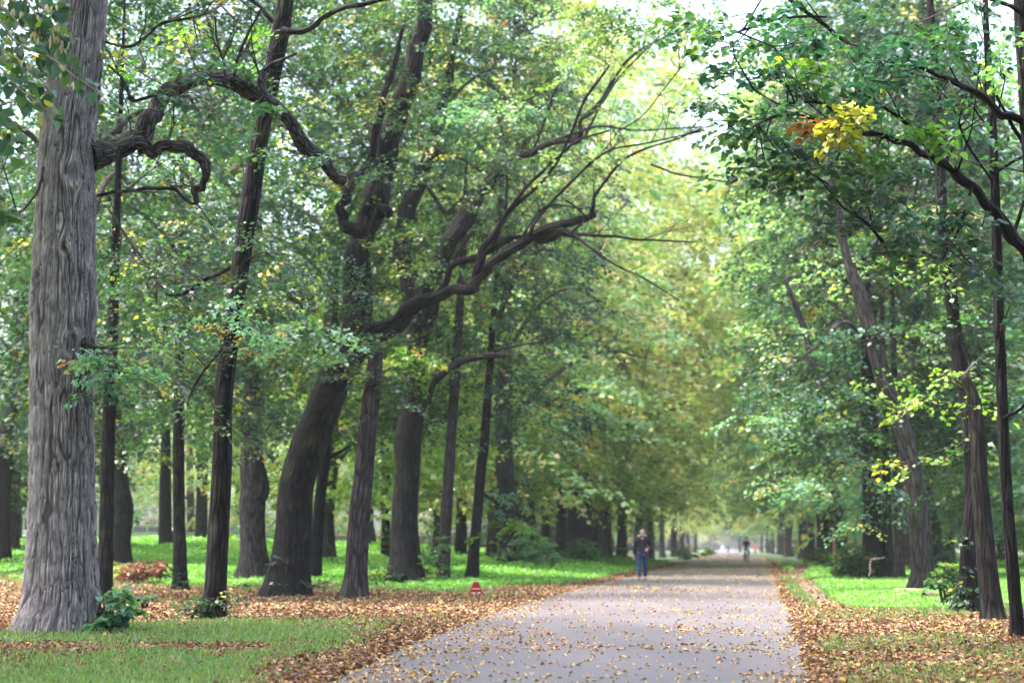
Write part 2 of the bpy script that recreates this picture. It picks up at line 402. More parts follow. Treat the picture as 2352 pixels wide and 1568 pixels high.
# ------------------------------------------------------------------ ground, path, litter, weeds
TR1 = np.array([on_ground(*q)[:2] for q in [(1925,1410),(1895,1385),(1868,1358),(1845,1338),(1825,1325),(1800,1318),(1772,1312)]])
TR2 = np.array([on_ground(*q)[:2] for q in [(1845,1338),(1880,1330),(1920,1325),(1960,1322)]])
TR3 = np.array([on_ground(*q)[:2] for q in [(1825,1322),(1842,1308),(1835,1296),(1800,1290)]])
def dpoly(x, y, Q):
    best = np.full(np.shape(x), 1e9)
    for a, b in zip(Q[:-1], Q[1:]):
        d = b - a; t = np.clip(((x - a[0]) * d[0] + (y - a[1]) * d[1]) / (d @ d), 0, 1)
        best = np.minimum(best, np.hypot(x - a[0] - t * d[0], y - a[1] - t * d[1]))
    return best
def masks(x, y):
    """litter, grass, trail densities 0..1 off the path"""
    px, py = proj(x, y, np.zeros_like(x))
    dl = xl(y) - x; dr = x - xr(y); left = dl > dr
    n1 = vnoise(x / 2.3, y / 3.5, 0, 21); n2 = vnoise(x / .7, y / .9, 0, 22)
    nn = (n1 - .5) * .9 + (n2 - .5) * .6
    strip = sstep(np.where(left, .85, .28), .02, np.abs(np.where(left, dl, dr)) + nn * .7 - .004 * np.minimum(y, 60))
    back = np.interp(px, [0, 900, 1100, 1300, 1500], [1338, 1352, 1362, 1340, 1335])
    band = sstep(-12, 14, py - back + nn * 22) * sstep(1462, 1436, py + nn * 26 - np.interp(px, [0, 500, 1000], [14, 0, -10]))
    near_edge = sstep(-60, 80, px - np.interp(py, [1430, 1568, 1700], [900, 700, 560]) + nn * 170)
    str2 = sstep(1478, 1500, py + nn * 18) * sstep(1545, 1518, py + nn * 18) * sstep(800, 500, px)
    littL = np.maximum.reduce([strip, band, near_edge * sstep(1400, 1440, py), 1.15 * str2 * sstep(.25, .6, n2 * .5 + n1 * .5)])
    tr = np.minimum(np.minimum(dpoly(x, y, TR1), dpoly(x, y, TR2)), dpoly(x, y, TR3))
    trail = sstep(.32, .08, tr + nn * .12 - .003 * (y - 30)) * (~left)
    littR = np.maximum(strip, sstep(-14, 14, py - 1398 + nn * 26 - (px - 2000) * .03))
    lit = np.where(left, littL, littR)
    lit = np.clip(lit, 0, 1); grass = np.clip(1 - lit, 0, 1) * (1 - trail)
    return lit, grass, trail
def rows(y0, y1, n): return np.concatenate([[-60, -20, 0], np.geomspace(y0, y1, n)])
gy = rows(6, 900, 420); gu = np.linspace(-1, 1, 381); gu = np.sign(gu) * np.abs(gu) ** 1.25
Yg, Ug = np.meshgrid(gy, gu, indexing='ij')
Xg = Ug * (np.maximum(Yg, 0) * .75 + 14) + np.where(Yg > 0, Yg * .10, 0)
Zg = ground_z(Xg, Yg)
onp = (Xg > xl(Yg) - .3) & (Xg < xr(Yg) + .3); Zg = np.where(onp, -0.004, Zg)
lit, gra, tra = masks(Xg, Yg)
lit = np.where(onp, .8, lit)
c_l = np.array([.085, .05, .032]); c_g = np.array([.055, .125, .028]); c_t = np.array([.17, .115, .09])
cg = lit[..., None] * c_l + gra[..., None] * c_g * (0.8 + .5 * vnoise(Xg / 4, Yg / 4, 0, 8))[..., None] + tra[..., None] * c_t
far = sstep(115, 135, Yg)[..., None] * (~onp)[..., None]
cg = cg * (1 - far) + np.array([.06, .085, .04]) * far
nr, nc = Xg.shape
V = np.stack([Xg, Yg, Zg], -1).reshape(-1, 3)
i = np.arange(nr - 1)[:, None] * nc; j = np.arange(nc - 1)[None]
F = np.stack([i + j, i + j + 1, i + nc + j + 1, i + nc + j], -1).reshape(-1, 4)
cf = (cg[:-1, :-1] + cg[1:, :-1] + cg[:-1, 1:] + cg[1:, 1:]).reshape(-1, 3) / 4
def ground_mat():
    m, nt, b = mat('park_ground')
    at_ = N(nt, 'ShaderNodeAttribute'); at_.attribute_name = 'tone'
    tc = N(nt, 'ShaderNodeTexCoord'); no = N(nt, 'ShaderNodeTexNoise'); no.inputs['Scale'].default_value = 9; no.inputs['Detail'].default_value = 6
    nt.links.new(tc.outputs['Object'], no.inputs[0])
    mr = N(nt, 'ShaderNodeMapRange'); mr.inputs[1].default_value = .3; mr.inputs[2].default_value = .7; mr.inputs[3].default_value = .55; mr.inputs[4].default_value = 1.5
    nt.links.new(no.outputs[0], mr.inputs[0])
    ml = N(nt, 'ShaderNodeVectorMath', operation='SCALE'); nt.links.new(at_.outputs['Color'], ml.inputs[0]); nt.links.new(mr.outputs[0], ml.inputs['Scale'])
    nt.links.new(ml.outputs[0], b.inputs['Base Color']); b.inputs['Roughness'].default_value = .95; b.inputs['Specular IOR Level'].default_value = .15
    bp = N(nt, 'ShaderNodeBump'); bp.inputs['Distance'].default_value = .05; bp.inputs['Strength'].default_value = .6
    nt.links.new(no.outputs[0], bp.inputs['Height']); nt.links.new(bp.outputs[0], b.inputs['Normal'])
    return m
g = quads('ground', [(V, F, cf, 0)], [ground_mat()], smooth=True); g['kind'] = 'structure'
# the path: one strip, slightly cambered, along measured edges
def path_mat():
    m, nt, b = mat('worn_asphalt')
    tc = N(nt, 'ShaderNodeTexCoord')
    n1 = N(nt, 'ShaderNodeTexNoise'); n1.inputs['Scale'].default_value = .45; n1.inputs['Detail'].default_value = 4
    mp = N(nt, 'ShaderNodeMapping'); mp.inputs['Scale'].default_value = (1, .35, 1)
    nt.links.new(tc.outputs['Object'], mp.inputs[0]); nt.links.new(mp.outputs[0], n1.inputs[0])
    n2 = N(nt, 'ShaderNodeTexNoise'); n2.inputs['Scale'].default_value = 70; n2.inputs['Detail'].default_value = 4
    nt.links.new(tc.outputs['Object'], n2.inputs[0])
    r = N(nt, 'ShaderNodeValToRGB'); r.color_ramp.elements[0].position = .35; r.color_ramp.elements[1].position = .65
    r.color_ramp.elements[0].color = (.052, .042, .044, 1); r.color_ramp.elements[1].color = (.092, .077, .078, 1)
    nt.links.new(n1.outputs[0], r.inputs[0])
    mr = N(nt, 'ShaderNodeMapRange'); mr.inputs[3].default_value = .75; mr.inputs[4].default_value = 1.25; nt.links.new(n2.outputs[0], mr.inputs[0])
    ml = N(nt, 'ShaderNodeVectorMath', operation='SCALE'); nt.links.new(r.outputs[0], ml.inputs[0]); nt.links.new(mr.outputs[0], ml.inputs['Scale'])
    nt.links.new(ml.outputs[0], b.inputs['Base Color']); b.inputs['Roughness'].default_value = .62
    bp = N(nt, 'ShaderNodeBump'); bp.inputs['Distance'].default_value = .004; bp.inputs['Strength'].default_value = .5
    nt.links.new(n2.outputs[0], bp.inputs['Height']); nt.links.new(bp.outputs[0], b.inputs['Normal'])
    return m
yy = np.concatenate([np.linspace(-40, 5, 8), np.geomspace(6, 640, 260)]); uu = np.linspace(0, 1, 15)
Yp, Up = np.meshgrid(yy, uu, indexing='ij')
el = (vnoise(yy / 1.3, 0, 0, 31) - .5) * .35; er = (vnoise(yy / 1.3, 9, 0, 32) - .5) * .35
Xp = (xl(yy) + el)[:, None] * (1 - Up) + (xr(yy) + er)[:, None] * Up
Zp = 0.012 + 0.03 * (1 - (2 * Up - 1) ** 2)
V = np.stack([Xp, Yp, Zp], -1).reshape(-1, 3); nr, nc = Xp.shape
i = np.arange(nr - 1)[:, None] * nc; j = np.arange(nc - 1)[None]
F = np.stack([i + j, i + j + 1, i + nc + j + 1, i + nc + j], -1).reshape(-1, 4)
p_ = quads('path', [(V, F, None, 0)], [path_mat()], smooth=True); p_['kind'] = 'structure'

rng = np.random.default_rng(7)
def scatter(n, y0, y1, wide, bias=1.6):
    """points denser near the camera: density falls with distance"""
    t = rng.random(n)
    y = (y0 ** (1 - bias) + t * (y1 ** (1 - bias) - y0 ** (1 - bias))) ** (1 / (1 - bias))
    x = (rng.random(n) - .5) * 2 * (y * .31 + wide)
    return x, y
def flat_leaves(x, y, z, size, key, tilt, lift):
    n = len(x)
    a = rng.random(n) * 2 * np.pi
    D = np.stack([np.cos(a), np.sin(a), rng.normal(0, tilt * .5, n)], 1)
    Nn = np.stack([rng.normal(0, tilt, n), rng.normal(0, tilt, n), np.ones(n)], 1)
    L = size * (.6 + .8 * rng.random(n))
    return leaves(np.stack([x, y, z + lift * rng.random(n) + .004], 1), D, Nn, L, L * (.65 + .3 * rng.random(n)), pick(rng, key, n), 'hex', .3)
# fallen leaves off the path
x, y = scatter(700000, 11, 130, 1.5, 1.8)
off = (x < xl(y) + .12) | (x > xr(y) - .05)
lit, gra, tra = masks(x, y)
keep = off & (rng.random(len(x)) < np.clip(lit * 1.0 + .34 * (y < 26) + .09 + .10 * tra, 0, 1) * (vnoise(x / .5, y / .5, 0, 41) * .8 + .45))
x, y = x[keep], y[keep]
lf = flat_leaves(x, y, ground_z(x, y), np.interp(y, [12, 60, 130], [.052, .068, .12]), 'litter', .45, .035)
# leaves on the path: thick at its edges, thinning inwards
x2, y2 = scatter(90000, 11, 260, 0, 1.55)
w = xr(y2) - xl(y2); u = rng.random(len(y2)); x2 = xl(y2) + u * w
e = np.minimum(u, 1 - u) * w
nz = vnoise(x2 / 1.2, y2 / 2.2, 0, 51); nz2 = vnoise(x2 * 0, y2 / 7, 0, 52)
pr = .15 + .95 * np.exp(-e / (.10 + .16 * (u < .5) + .0015 * y2)) + .35 * (nz > .62) + .28 * (nz2 > .66)
keep = rng.random(len(x2)) < pr * .22
x2, y2 = x2[keep], y2[keep]
uz = np.clip((x2 - xl(y2)) / (xr(y2) - xl(y2)), 0, 1)
PAL['pathleaf'] = ([(.36,.24,.07), (.30,.17,.08), (.40,.29,.14), (.20,.10,.05), (.42,.31,.05)], [.26, .26, .2, .14, .14])
lf2 = flat_leaves(x2, y2, 0.014 + 0.03 * (1 - (2 * uz - 1) ** 2), np.interp(y2, [12, 60, 260], [.040, .06, .17]), 'pathleaf', .22, .004)
o = quads('fallen_leaves', [lf, lf2], [M_LITTER]); o['kind'] = 'stuff'; o['label'] = 'brown and yellow fallen leaves strewn over path and verge'
# short grass blades near the camera and on the right lawn
x, y = scatter(330000, 11, 70, 1.0, 1.5)
off = (x < xl(y) - .15) | (x > xr(y) + .15); lit, gra, tra = masks(x, y)
left = x < xl(y)
keep = off & (rng.random(len(x)) < np.clip(gra + .03 + .22 * (x > xl(y)) * (vnoise(x / 1.6, y / 2.2, 0, 81) > .52), 0, 1)) & (rng.random(len(x)) > .8 * tra) & (vnoise(x / .35, y / .35, 0, 61) > .3)
x, y = x[keep], y[keep]; n = len(x); z = ground_z(x, y)
h = (.035 + .05 * rng.random(n)) * (1 + y / 60); wd = .006 + y * .00022
a = rng.random(n) * np.pi; le = rng.normal(0, .5, (n, 2)) * h[:, None]
b0 = np.stack([x - np.cos(a) * wd, y - np.sin(a) * wd, z - .01], 1); b1 = np.stack([x + np.cos(a) * wd, y + np.sin(a) * wd, z - .01], 1)
t0 = np.stack([x + le[:, 0] + np.cos(a) * wd * .3, y + le[:, 1], z + h], 1); t1 = np.stack([x + le[:, 0] - np.cos(a) * wd * .3, y + le[:, 1], z + h], 1)
V = np.stack([b0, b1, t0, t1], 1).reshape(-1, 3); F = np.arange(n * 4).reshape(-1, 4)
PAL['grass'] = ([(.12,.22,.06), (.16,.27,.08), (.09,.17,.055), (.27,.27,.12), (.15,.25,.12)], [.3, .25, .2, .1, .15])
gb = (V, F, pick(rng, 'grass', n), 0)
o = quads('short_grass', [gb], [M_WEED]); o['kind'] = 'stuff'; o['label'] = 'short green grass on the verges beside the path'
# bright low weeds on the far lawns
x, y = scatter(560000, 33, 135, 1.0, 1.35)
off = (x < xl(y) - .7) | (x > xr(y) + .7); lit, gra, tra = masks(x, y)
left = x < xl(y)
keep = off & (lit < .35) & (tra < .3) & (rng.random(len(x)) < gra) & (y > np.where(left, 44, 33))
x, y, left = x[keep], y[keep], left[keep]; n = len(x)
hh = np.where(left, .10 + .34 * sstep(48, 75, y) * sstep(.5, 5, xl(y) - x), .10) * (.35 + 1.1 * vnoise(x / 1.4, y / 1.9, 0, 71))
a = rng.random(n) * 2 * np.pi
D = np.stack([np.cos(a), np.sin(a), rng.normal(.1, .4, n)], 1); Nn = np.stack([rng.normal(0, .5, n), rng.normal(0, .5, n), np.ones(n)], 1)
L = np.where(left, .10, .065) * (.6 + .7 * rng.random(n)) * (1 + (y - 40) / 90)
PAL['weed'] = ([(.14,.33,.05), (.17,.38,.07), (.10,.25,.05), (.24,.40,.06), (.17,.34,.14)], [.3, .27, .2, .13, .1])
wl = leaves(np.stack([x, y, ground_z(x, y) + hh * (.55 + .5 * rng.random(n))], 1), D, Nn, L, L * .8, pick(rng, 'weed', n), 'quad')
o = quads('lawn_weeds', [wl], [M_WEED]); o['kind'] = 'stuff'; o['label'] = 'bright green low weeds covering the lawns between the trees'

# ------------------------------------------------------------------ trees traced by pixel and distance
def line(L, Y, Y1=None):
    """[(px,py,w)...] at distance Y (to Y1 along the line) -> points, radii"""
    n = len(L); P, R_ = [], []
    for k, q in enumerate(L):
        yk = Y if Y1 is None else Y + (Y1 - Y) * k / max(1, n - 1)
        if len(q) > 3: yk = Y + q[3]
        p = at(q[0], q[1], yk); P.append(p); R_.append(q[2] / 2 * (yk / cp) / FPX)
    return np.array(P), np.array(R_)
def blobs(rng, B, Y, key0, leaf, k=34, ssz=.8, shape='quad', droop=.3, anchors=None, fold=.18):
    """B: (px,py,rx,ry,dens[,key[,dY[,rd]]])"""
    parts = []
    for q in B:
        px, py, rx, ry, dens = q[:5]
        key = q[5] if len(q) > 5 and q[5] else key0
        dY = q[6] if len(q) > 6 else 0.0
        y0 = Y + dY; s = y0 / FPX
        rd = q[7] if len(q) > 7 else max(.8, .5 * (rx + ry) * s * .8)
        area = math.pi * rx * ry * s * s
        m = max(3, int(dens * area * 3.9 / (ssz * ssz)))
        d = rng.normal(size=(m, 3)); d /= np.linalg.norm(d, axis=1)[:, None]; d *= rng.random((m, 1)) ** .4
        c = at(px, py, y0)
        P = c + d * np.array([rx * s, rd, ry * s])
        A = np.arctan2(d[:, 1], d[:, 0]) + rng.normal(0, .6, m)
        sz = ssz * rng.uniform(.65, 1.25, m)
        P = P - np.stack([np.cos(A), np.sin(A), -np.full(m, droop * .4)], 1) * (sz * .5)[:, None]
        parts += sprays(rng, P, A, sz, k, leaf, key, shape, droop=droop, fold=fold)
        if anchors is not None and len(anchors):
            dd = np.linalg.norm(P[:, None] - anchors[None], axis=2); nn = dd.argmin(1); sel = rng.random(m) < .35
            sel &= dd.min(1) < 1.3
            parts.append(segs(anchors[nn][sel], P[sel], .014, .007))
        else:
            parts.append(segs(np.repeat(c[None], m, 0)[::3], P[::3] * .5 + c * .5, .010, .006))
    return parts
ALL_TREES = []
def tree(label, trunk, bark=None, base=None, limbs=(), B=(), key='dark', leaf=.1, top=13.0, flare=.55, Y=None, seg=14,
         name='tree', group=None, crown=None, rough=.07, ssz=.8, k=34, shoots=None, droop=.3, extra=True, shape='quad', seed=0):
    bx, by = trunk[0][:2]
    gp = on_ground(bx, by)
    if Y is not None:
        q = at(bx, by, Y); gp = np.array([q[0], Y, float(ground_z(q[0], Y))])
    Yb = gp[1]
    t = thing(name, label, 'tree', gp, 0, group)
    P, R_ = line(trunk, Yb)
    P[0] = gp - [0, 0, .06]
    if extra and P[-1][2] < top:
        d = P[-1] - P[-2]; d /= np.linalg.norm(d); d = d * .6 + np.array([0, 0, .4]); n_ = 2
        for kk in range(1, n_ + 1):
            P = np.vstack([P, P[len(trunk) - 1] + d / d[2] * (top - P[len(trunk) - 1][2]) * kk / n_]); R_ = np.append(R_, R_[len(trunk) - 1] * (1 - .42 * kk))
    bark = bark or M_BARK
    sd_ = seed or int(bx * 7 + by)
    quads('trunk', [tube(P - gp, R_, seg, 5, sd_, rough, flare)], [bark], t, smooth=True)
    anc = [P[2:]] if len(P) > 3 else [P]
    for l in limbs:
        y0 = Yb + (l[1] if len(l) > 1 else 0); y1 = Yb + (l[2] if len(l) > 2 else (l[1] if len(l) > 1 else 0))
        lp, lr = line(l[0], y0, y1)
        lq = resample(lp, len(lp) * 2 - 1); lr = np.interp(np.linspace(0, 1, len(lq)), np.linspace(0, 1, len(lr)), lr); lq[1:-1] += np.random.default_rng(sd_ + len(anc)).normal(0, 1, lq[1:-1].shape) * np.minimum(.05, lr[1:-1, None] * .35)
        quads('limb', [tube(lq - gp, lr, 12, 5, sd_ + len(anc), .30)] + (limb_twigs(np.random.default_rng(sd_ + len(anc)), lp - gp, 2.0) if len(l[0]) > 3 else []), [bark], t, smooth=True)
        anc.append(resample(lp, 12))
    rg = np.random.default_rng(sd_)
    if len(B):
        parts = blobs(rg, B, Yb, key, leaf, k, ssz, shape, droop, np.vstack(anc))
        parts = [(v - gp, f, c, mi) for v, f, c, mi in parts]
        quads('crown', parts, [M_LEAF, M_TWIG], t)
    if crown is not None:
        me, z0, s = crown
        c = link('crown', me, t)
        axis = P[np.abs(P[:, 2] - 6).argmin()]
        c.location = (float(axis[0] - gp[0]), float(axis[1] - gp[1]), z0); c.scale = (s, s, s); c.rotation_euler = (0, 0, rg.random() * 6.28)
    if shoots:
        for sh_ in shoots:
            parts = blobs(rg, [sh_], Yb, 'dark', leaf * .9, 22, .35, shape, .15, None)
            quads('base_shoot', [(v - gp, f, c, mi) for v, f, c, mi in parts], [M_LEAF, M_TWIG], t)
    ALL_TREES.append(t)
    return t

# shared crowns: 'mid' has fine leaves for 40-90 m, 'far' coarser ones
MID = [generic_tree(101 + i, 15.5, 0.0, 4.3, 760, 40, .135, 1.05, kk, thr=.42)[1] for i, kk in enumerate(['dark', 'dark', 'mid', 'bright', 'pale', 'fteal'])]
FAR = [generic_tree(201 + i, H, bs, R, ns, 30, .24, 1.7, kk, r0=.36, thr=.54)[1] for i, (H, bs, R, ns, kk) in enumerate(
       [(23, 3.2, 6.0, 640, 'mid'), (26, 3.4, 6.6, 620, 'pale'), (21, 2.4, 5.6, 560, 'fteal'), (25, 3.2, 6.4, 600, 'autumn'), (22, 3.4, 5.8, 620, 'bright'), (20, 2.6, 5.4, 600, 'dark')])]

# ------------------------------------------------------------------ the big furrowed trunk at left
def big_tree():
    L = [(126,1462,170),(134,1420,166),(140,1350,158),(142,1200,149),(142,900,143),(146,700,148),(150,500,140),(158,300,128),(178,130,122),(194,0,108)]
    gp = on_ground(130, 1456); Yb = gp[1]
    t = thing('tree', 'largest tree, at far left, pale grey furrowed trunk with an arching limb', 'tree', gp)
    P, R_ = line(L, Yb); P[0][2] = gp[2] - .12
    d = P[-1] - P[-2]; d /= np.linalg.norm(d)
    P = np.vstack([P, P[-1] + d * 2.5, P[-1] + d * 6]); R_ = np.append(R_, [R_[-1] * .8, R_[-1] * .4])
    nz_, na = 900, 420
    S = resample(np.column_stack([P, R_]), nz_); p, r = S[:, :3], S[:, 3]
    th = np.linspace(0, 2 * np.pi, na, endpoint=False)
    Z = p[:, 2][:, None] - gp[2]; TH = th[None] + 0 * Z
    rbase = r[:, None] * np.ones_like(TH)
    # coordinates over the bark
    u = TH / (2 * np.pi) * 62; v = Z / .30
    wx, wy = np.cos(TH) * 2.2, np.sin(TH) * 2.2
    u = u + .7 * (vnoise(wx + 7, wy + 7, Z * 1.1, 3) - .5) + .9 * (vnoise(wx * 3 + 7, wy * 3 + 7, Z * 4.0, 4) - .5)
    disp = np.zeros_like(u)
    knots = [(182,415,.17,.07,1.3), (150,520,.13,-.02,.8), (98,640,.10,.035,.7), (85,700,.14,.04,.8), (178,800,.16,.06,1.2), (165,580,.10,.03,.6), (150,140,.2,.035,.9), (150,1075,.07,.02,.5)]
    for kx, ky, kr, ka, sw in knots:
        q = at(kx, ky, Yb); iz = np.abs(p[:, 2] - q[2]).argmin()
        s_ = np.clip((q[0] - p[iz, 0]) / r[iz], -.97, .97)
        tk = 2 * np.pi - math.acos(s_)             # facing the camera (-Y side)
        dth = (TH - tk + np.pi) % (2 * np.pi) - np.pi
        du = dth * r[iz]; dz = Z - (q[2] - gp[2]); rr = np.sqrt(du ** 2 + (dz * .75) ** 2) / kr
        u = u - sw * np.sign(du) * np.exp(-rr ** 2 * .8) * (1 - np.exp(-(du / .03) ** 2)) * 1.2
        ring = np.exp(-((rr - .75) / .3) ** 2)
        disp += ka * (np.exp(-rr ** 2) * .4 + ring * .6) - (.05 if ka > 0 else .06) * np.exp(-(rr / .38) ** 2)
    # furrow cells, periodic in u
    U0 = np.floor(u).astype(int); V0 = np.floor(v).astype(int)
    F1 = np.full(u.shape, 9.); F2 = np.full(u.shape, 9.)
    def hh(a, b, k):
        n = ((a % 62) * 73856093 ^ b * 19349663 ^ k * 83492791) & 0xffffffff
        n = ((n ^ (n >> 13)) * 1274126177) & 0xffffffff
        return ((n ^ (n >> 16)) & 0xffff) / 65535.0
    for a in (-1, 0, 1):
        for b in (-1, 0, 1):
            cx = U0 + a + .15 + .7 * hh(U0 + a, V0 + b, 1); cy_ = V0 + b + .1 + .8 * hh(U0 + a, V0 + b, 2)
            dd = np.hypot((u - cx) * 1.0, (v - cy_) * .38)
            nf = dd < F1; F2 = np.where(nf, F1, np.minimum(F2, dd)); F1 = np.where(nf, dd, F1)
    e = F2 - F1
    f1 = np.abs(2 * vnoise(u * .72 + .35 * vnoise(u * .5, v * 2.0, 0, 61), v * .34, 0, 62) - 1); f2 = np.abs(2 * vnoise(u * 1.5, v * .8, 0, 63) - 1)
    e = np.minimum(np.minimum(f1, f2 * .8 + .07), .25 * e + .10)
    ridge = sstep(.03, .24, e) * (.75 + .5 * vnoise(wx * 4, wy * 4, Z * 9, 6))
    fib = vnoise(u * 3.1, v * 2.2, 0, 9) - .5
    flare = .13 * np.exp(-Z / .33) * (.25 + .9 * np.abs(np.cos(2.5 * TH + .6)) ** 1.5) + .05 * np.exp(-Z / 1.1)
    big = (vnoise(np.cos(TH) * 1.3 + 4, np.sin(TH) * 1.3 + 4, Z * .9, 8) - .5) * .07
    R2 = rbase * (1 + big) + disp + flare * .8 + .045 * (ridge - .75) + .011 * fib + .012 * (vnoise(wx * 9, wy * 9, Z * 22, 16) - .5)
    V = np.stack([p[:, 0][:, None] + R2 * np.cos(TH), p[:, 1][:, None] + R2 * np.sin(TH), p[:, 2][:, None] + 0 * TH], -1).reshape(-1, 3) - gp
    i = np.arange(nz_ - 1)[:, None] * na; j = np.arange(na)[None]
    F = np.stack([i + j, i + (j + 1) % na, i + na + (j + 1) % na, i + na + j], -1).reshape(-1, 4)
    tn = (.20 + .98 * np.clip(ridge, 0, 1.1)) * (.88 + .3 * vnoise(u * 1.5, v * 1.5, 0, 19))
    tn = np.clip(tn, 0, 1.15)[:-1].reshape(-1, 1) * np.array([[1., .985, .97]])
    quads('trunk', [(V, F, tn, 0)], [M_BARK1], t, smooth=True)
    M_LIMB = bark_mat('limb_bark', (0.03, 0.026, 0.024), (0.075, 0.064, 0.062), sx=34, sz=9, moss=.5)
    anc = []
    for q, dy0, dy1 in [
        ([(205,358,74),(240,350,62),(285,335,52),(325,305,46),(350,262,42),(378,218,40),(425,192,34),(480,182,30),(520,188,34),(565,196,42),(612,226,38),(662,278,32),(705,335,30),(752,390,28),(790,412,30)], 0, 3),
        ([(318,335,46),(352,345,26),(398,335,26),(440,350,28),(478,388,24),(466,418,18),(464,432,18),(446,438,16),(452,466,12)], .3, .6),
        ([(213,452,7),(262,441,8),(310,437,8),(365,432,8),(402,436,8),(430,462,7),(450,468,6)], .2, .6),
        ([(605,215,20),(598,182,18),(612,158,14),(650,136,8),(682,122,5)], 1.5, 1.5),
        ([(520,186,8),(512,140,6),(498,90,5),(495,40,4)], .5, .5), ([(536,184,8),(548,130,7),(575,70,6),(600,20,5)], .5, .5),
        ([(440,195,12),(372,212,9),(312,232,8),(296,222,14)], .3, 0), ([(296,222,6),(288,190,5),(270,168,5),(248,150,4)], 0, 0),
        ([(205,80,4),(300,110,7),(360,60,8),(420,45,6),(480,30,4)], 1, 1),
        ([(185,800,34),(205,782,22),(222,800,10)], -.2, -.5), ([(100,385,7),(85,440,6),(55,480,5),(25,505,4)], -.5, -1.2)]:
        lp, lr = line(q, Yb + dy0, Yb + dy1)
        lq = resample(lp, len(lp) * 2 - 1); rq = np.interp(np.linspace(0, 1, len(lq)), np.linspace(0, 1, len(lr)), lr)
        lq[1:-1] += np.random.default_rng(int(q[0][1])).normal(0, 1, lq[1:-1].shape) * np.minimum(.028, rq[1:-1, None] * .28)
        quads('limb', [tube(lq - gp, rq, 16, 6, int(q[0][1]), .34)] + (limb_twigs(np.random.default_rng(int(q[0][0])), lp - gp, 2.5) if len(q) > 3 else []), [M_LIMB], t, smooth=True); anc.append(resample(lp, 14))
    rg = np.random.default_rng(5)
    B = [(262,838,110,52,1.8,'fteal',-.8,.6),(220,895,75,30,1.0,'teal',-.8,.5),(320,800,60,40,.8,'mid',-.3,.6),(480,180,60,22,.9,'teal',.4,.6),(375,225,50,18,.9,'teal',.2,.4),(590,262,50,24,.5,'mid',1.5,.8),
         (740,380,45,30,1.0,'teal',2.5,.6),(450,110,150,60,.35,'mid',1,1.2),(330,140,80,60,.35,'bright',.5,1.)]
    parts = blobs(rg, B, Yb, 'teal', .085, 30, .5, 'hex', .25, np.vstack(anc))
    quads('crown', [(v - gp, f, c, mi) for v, f, c, mi in parts], [M_LEAF, M_TWIG], t)
    return gp
gp1 = big_tree()

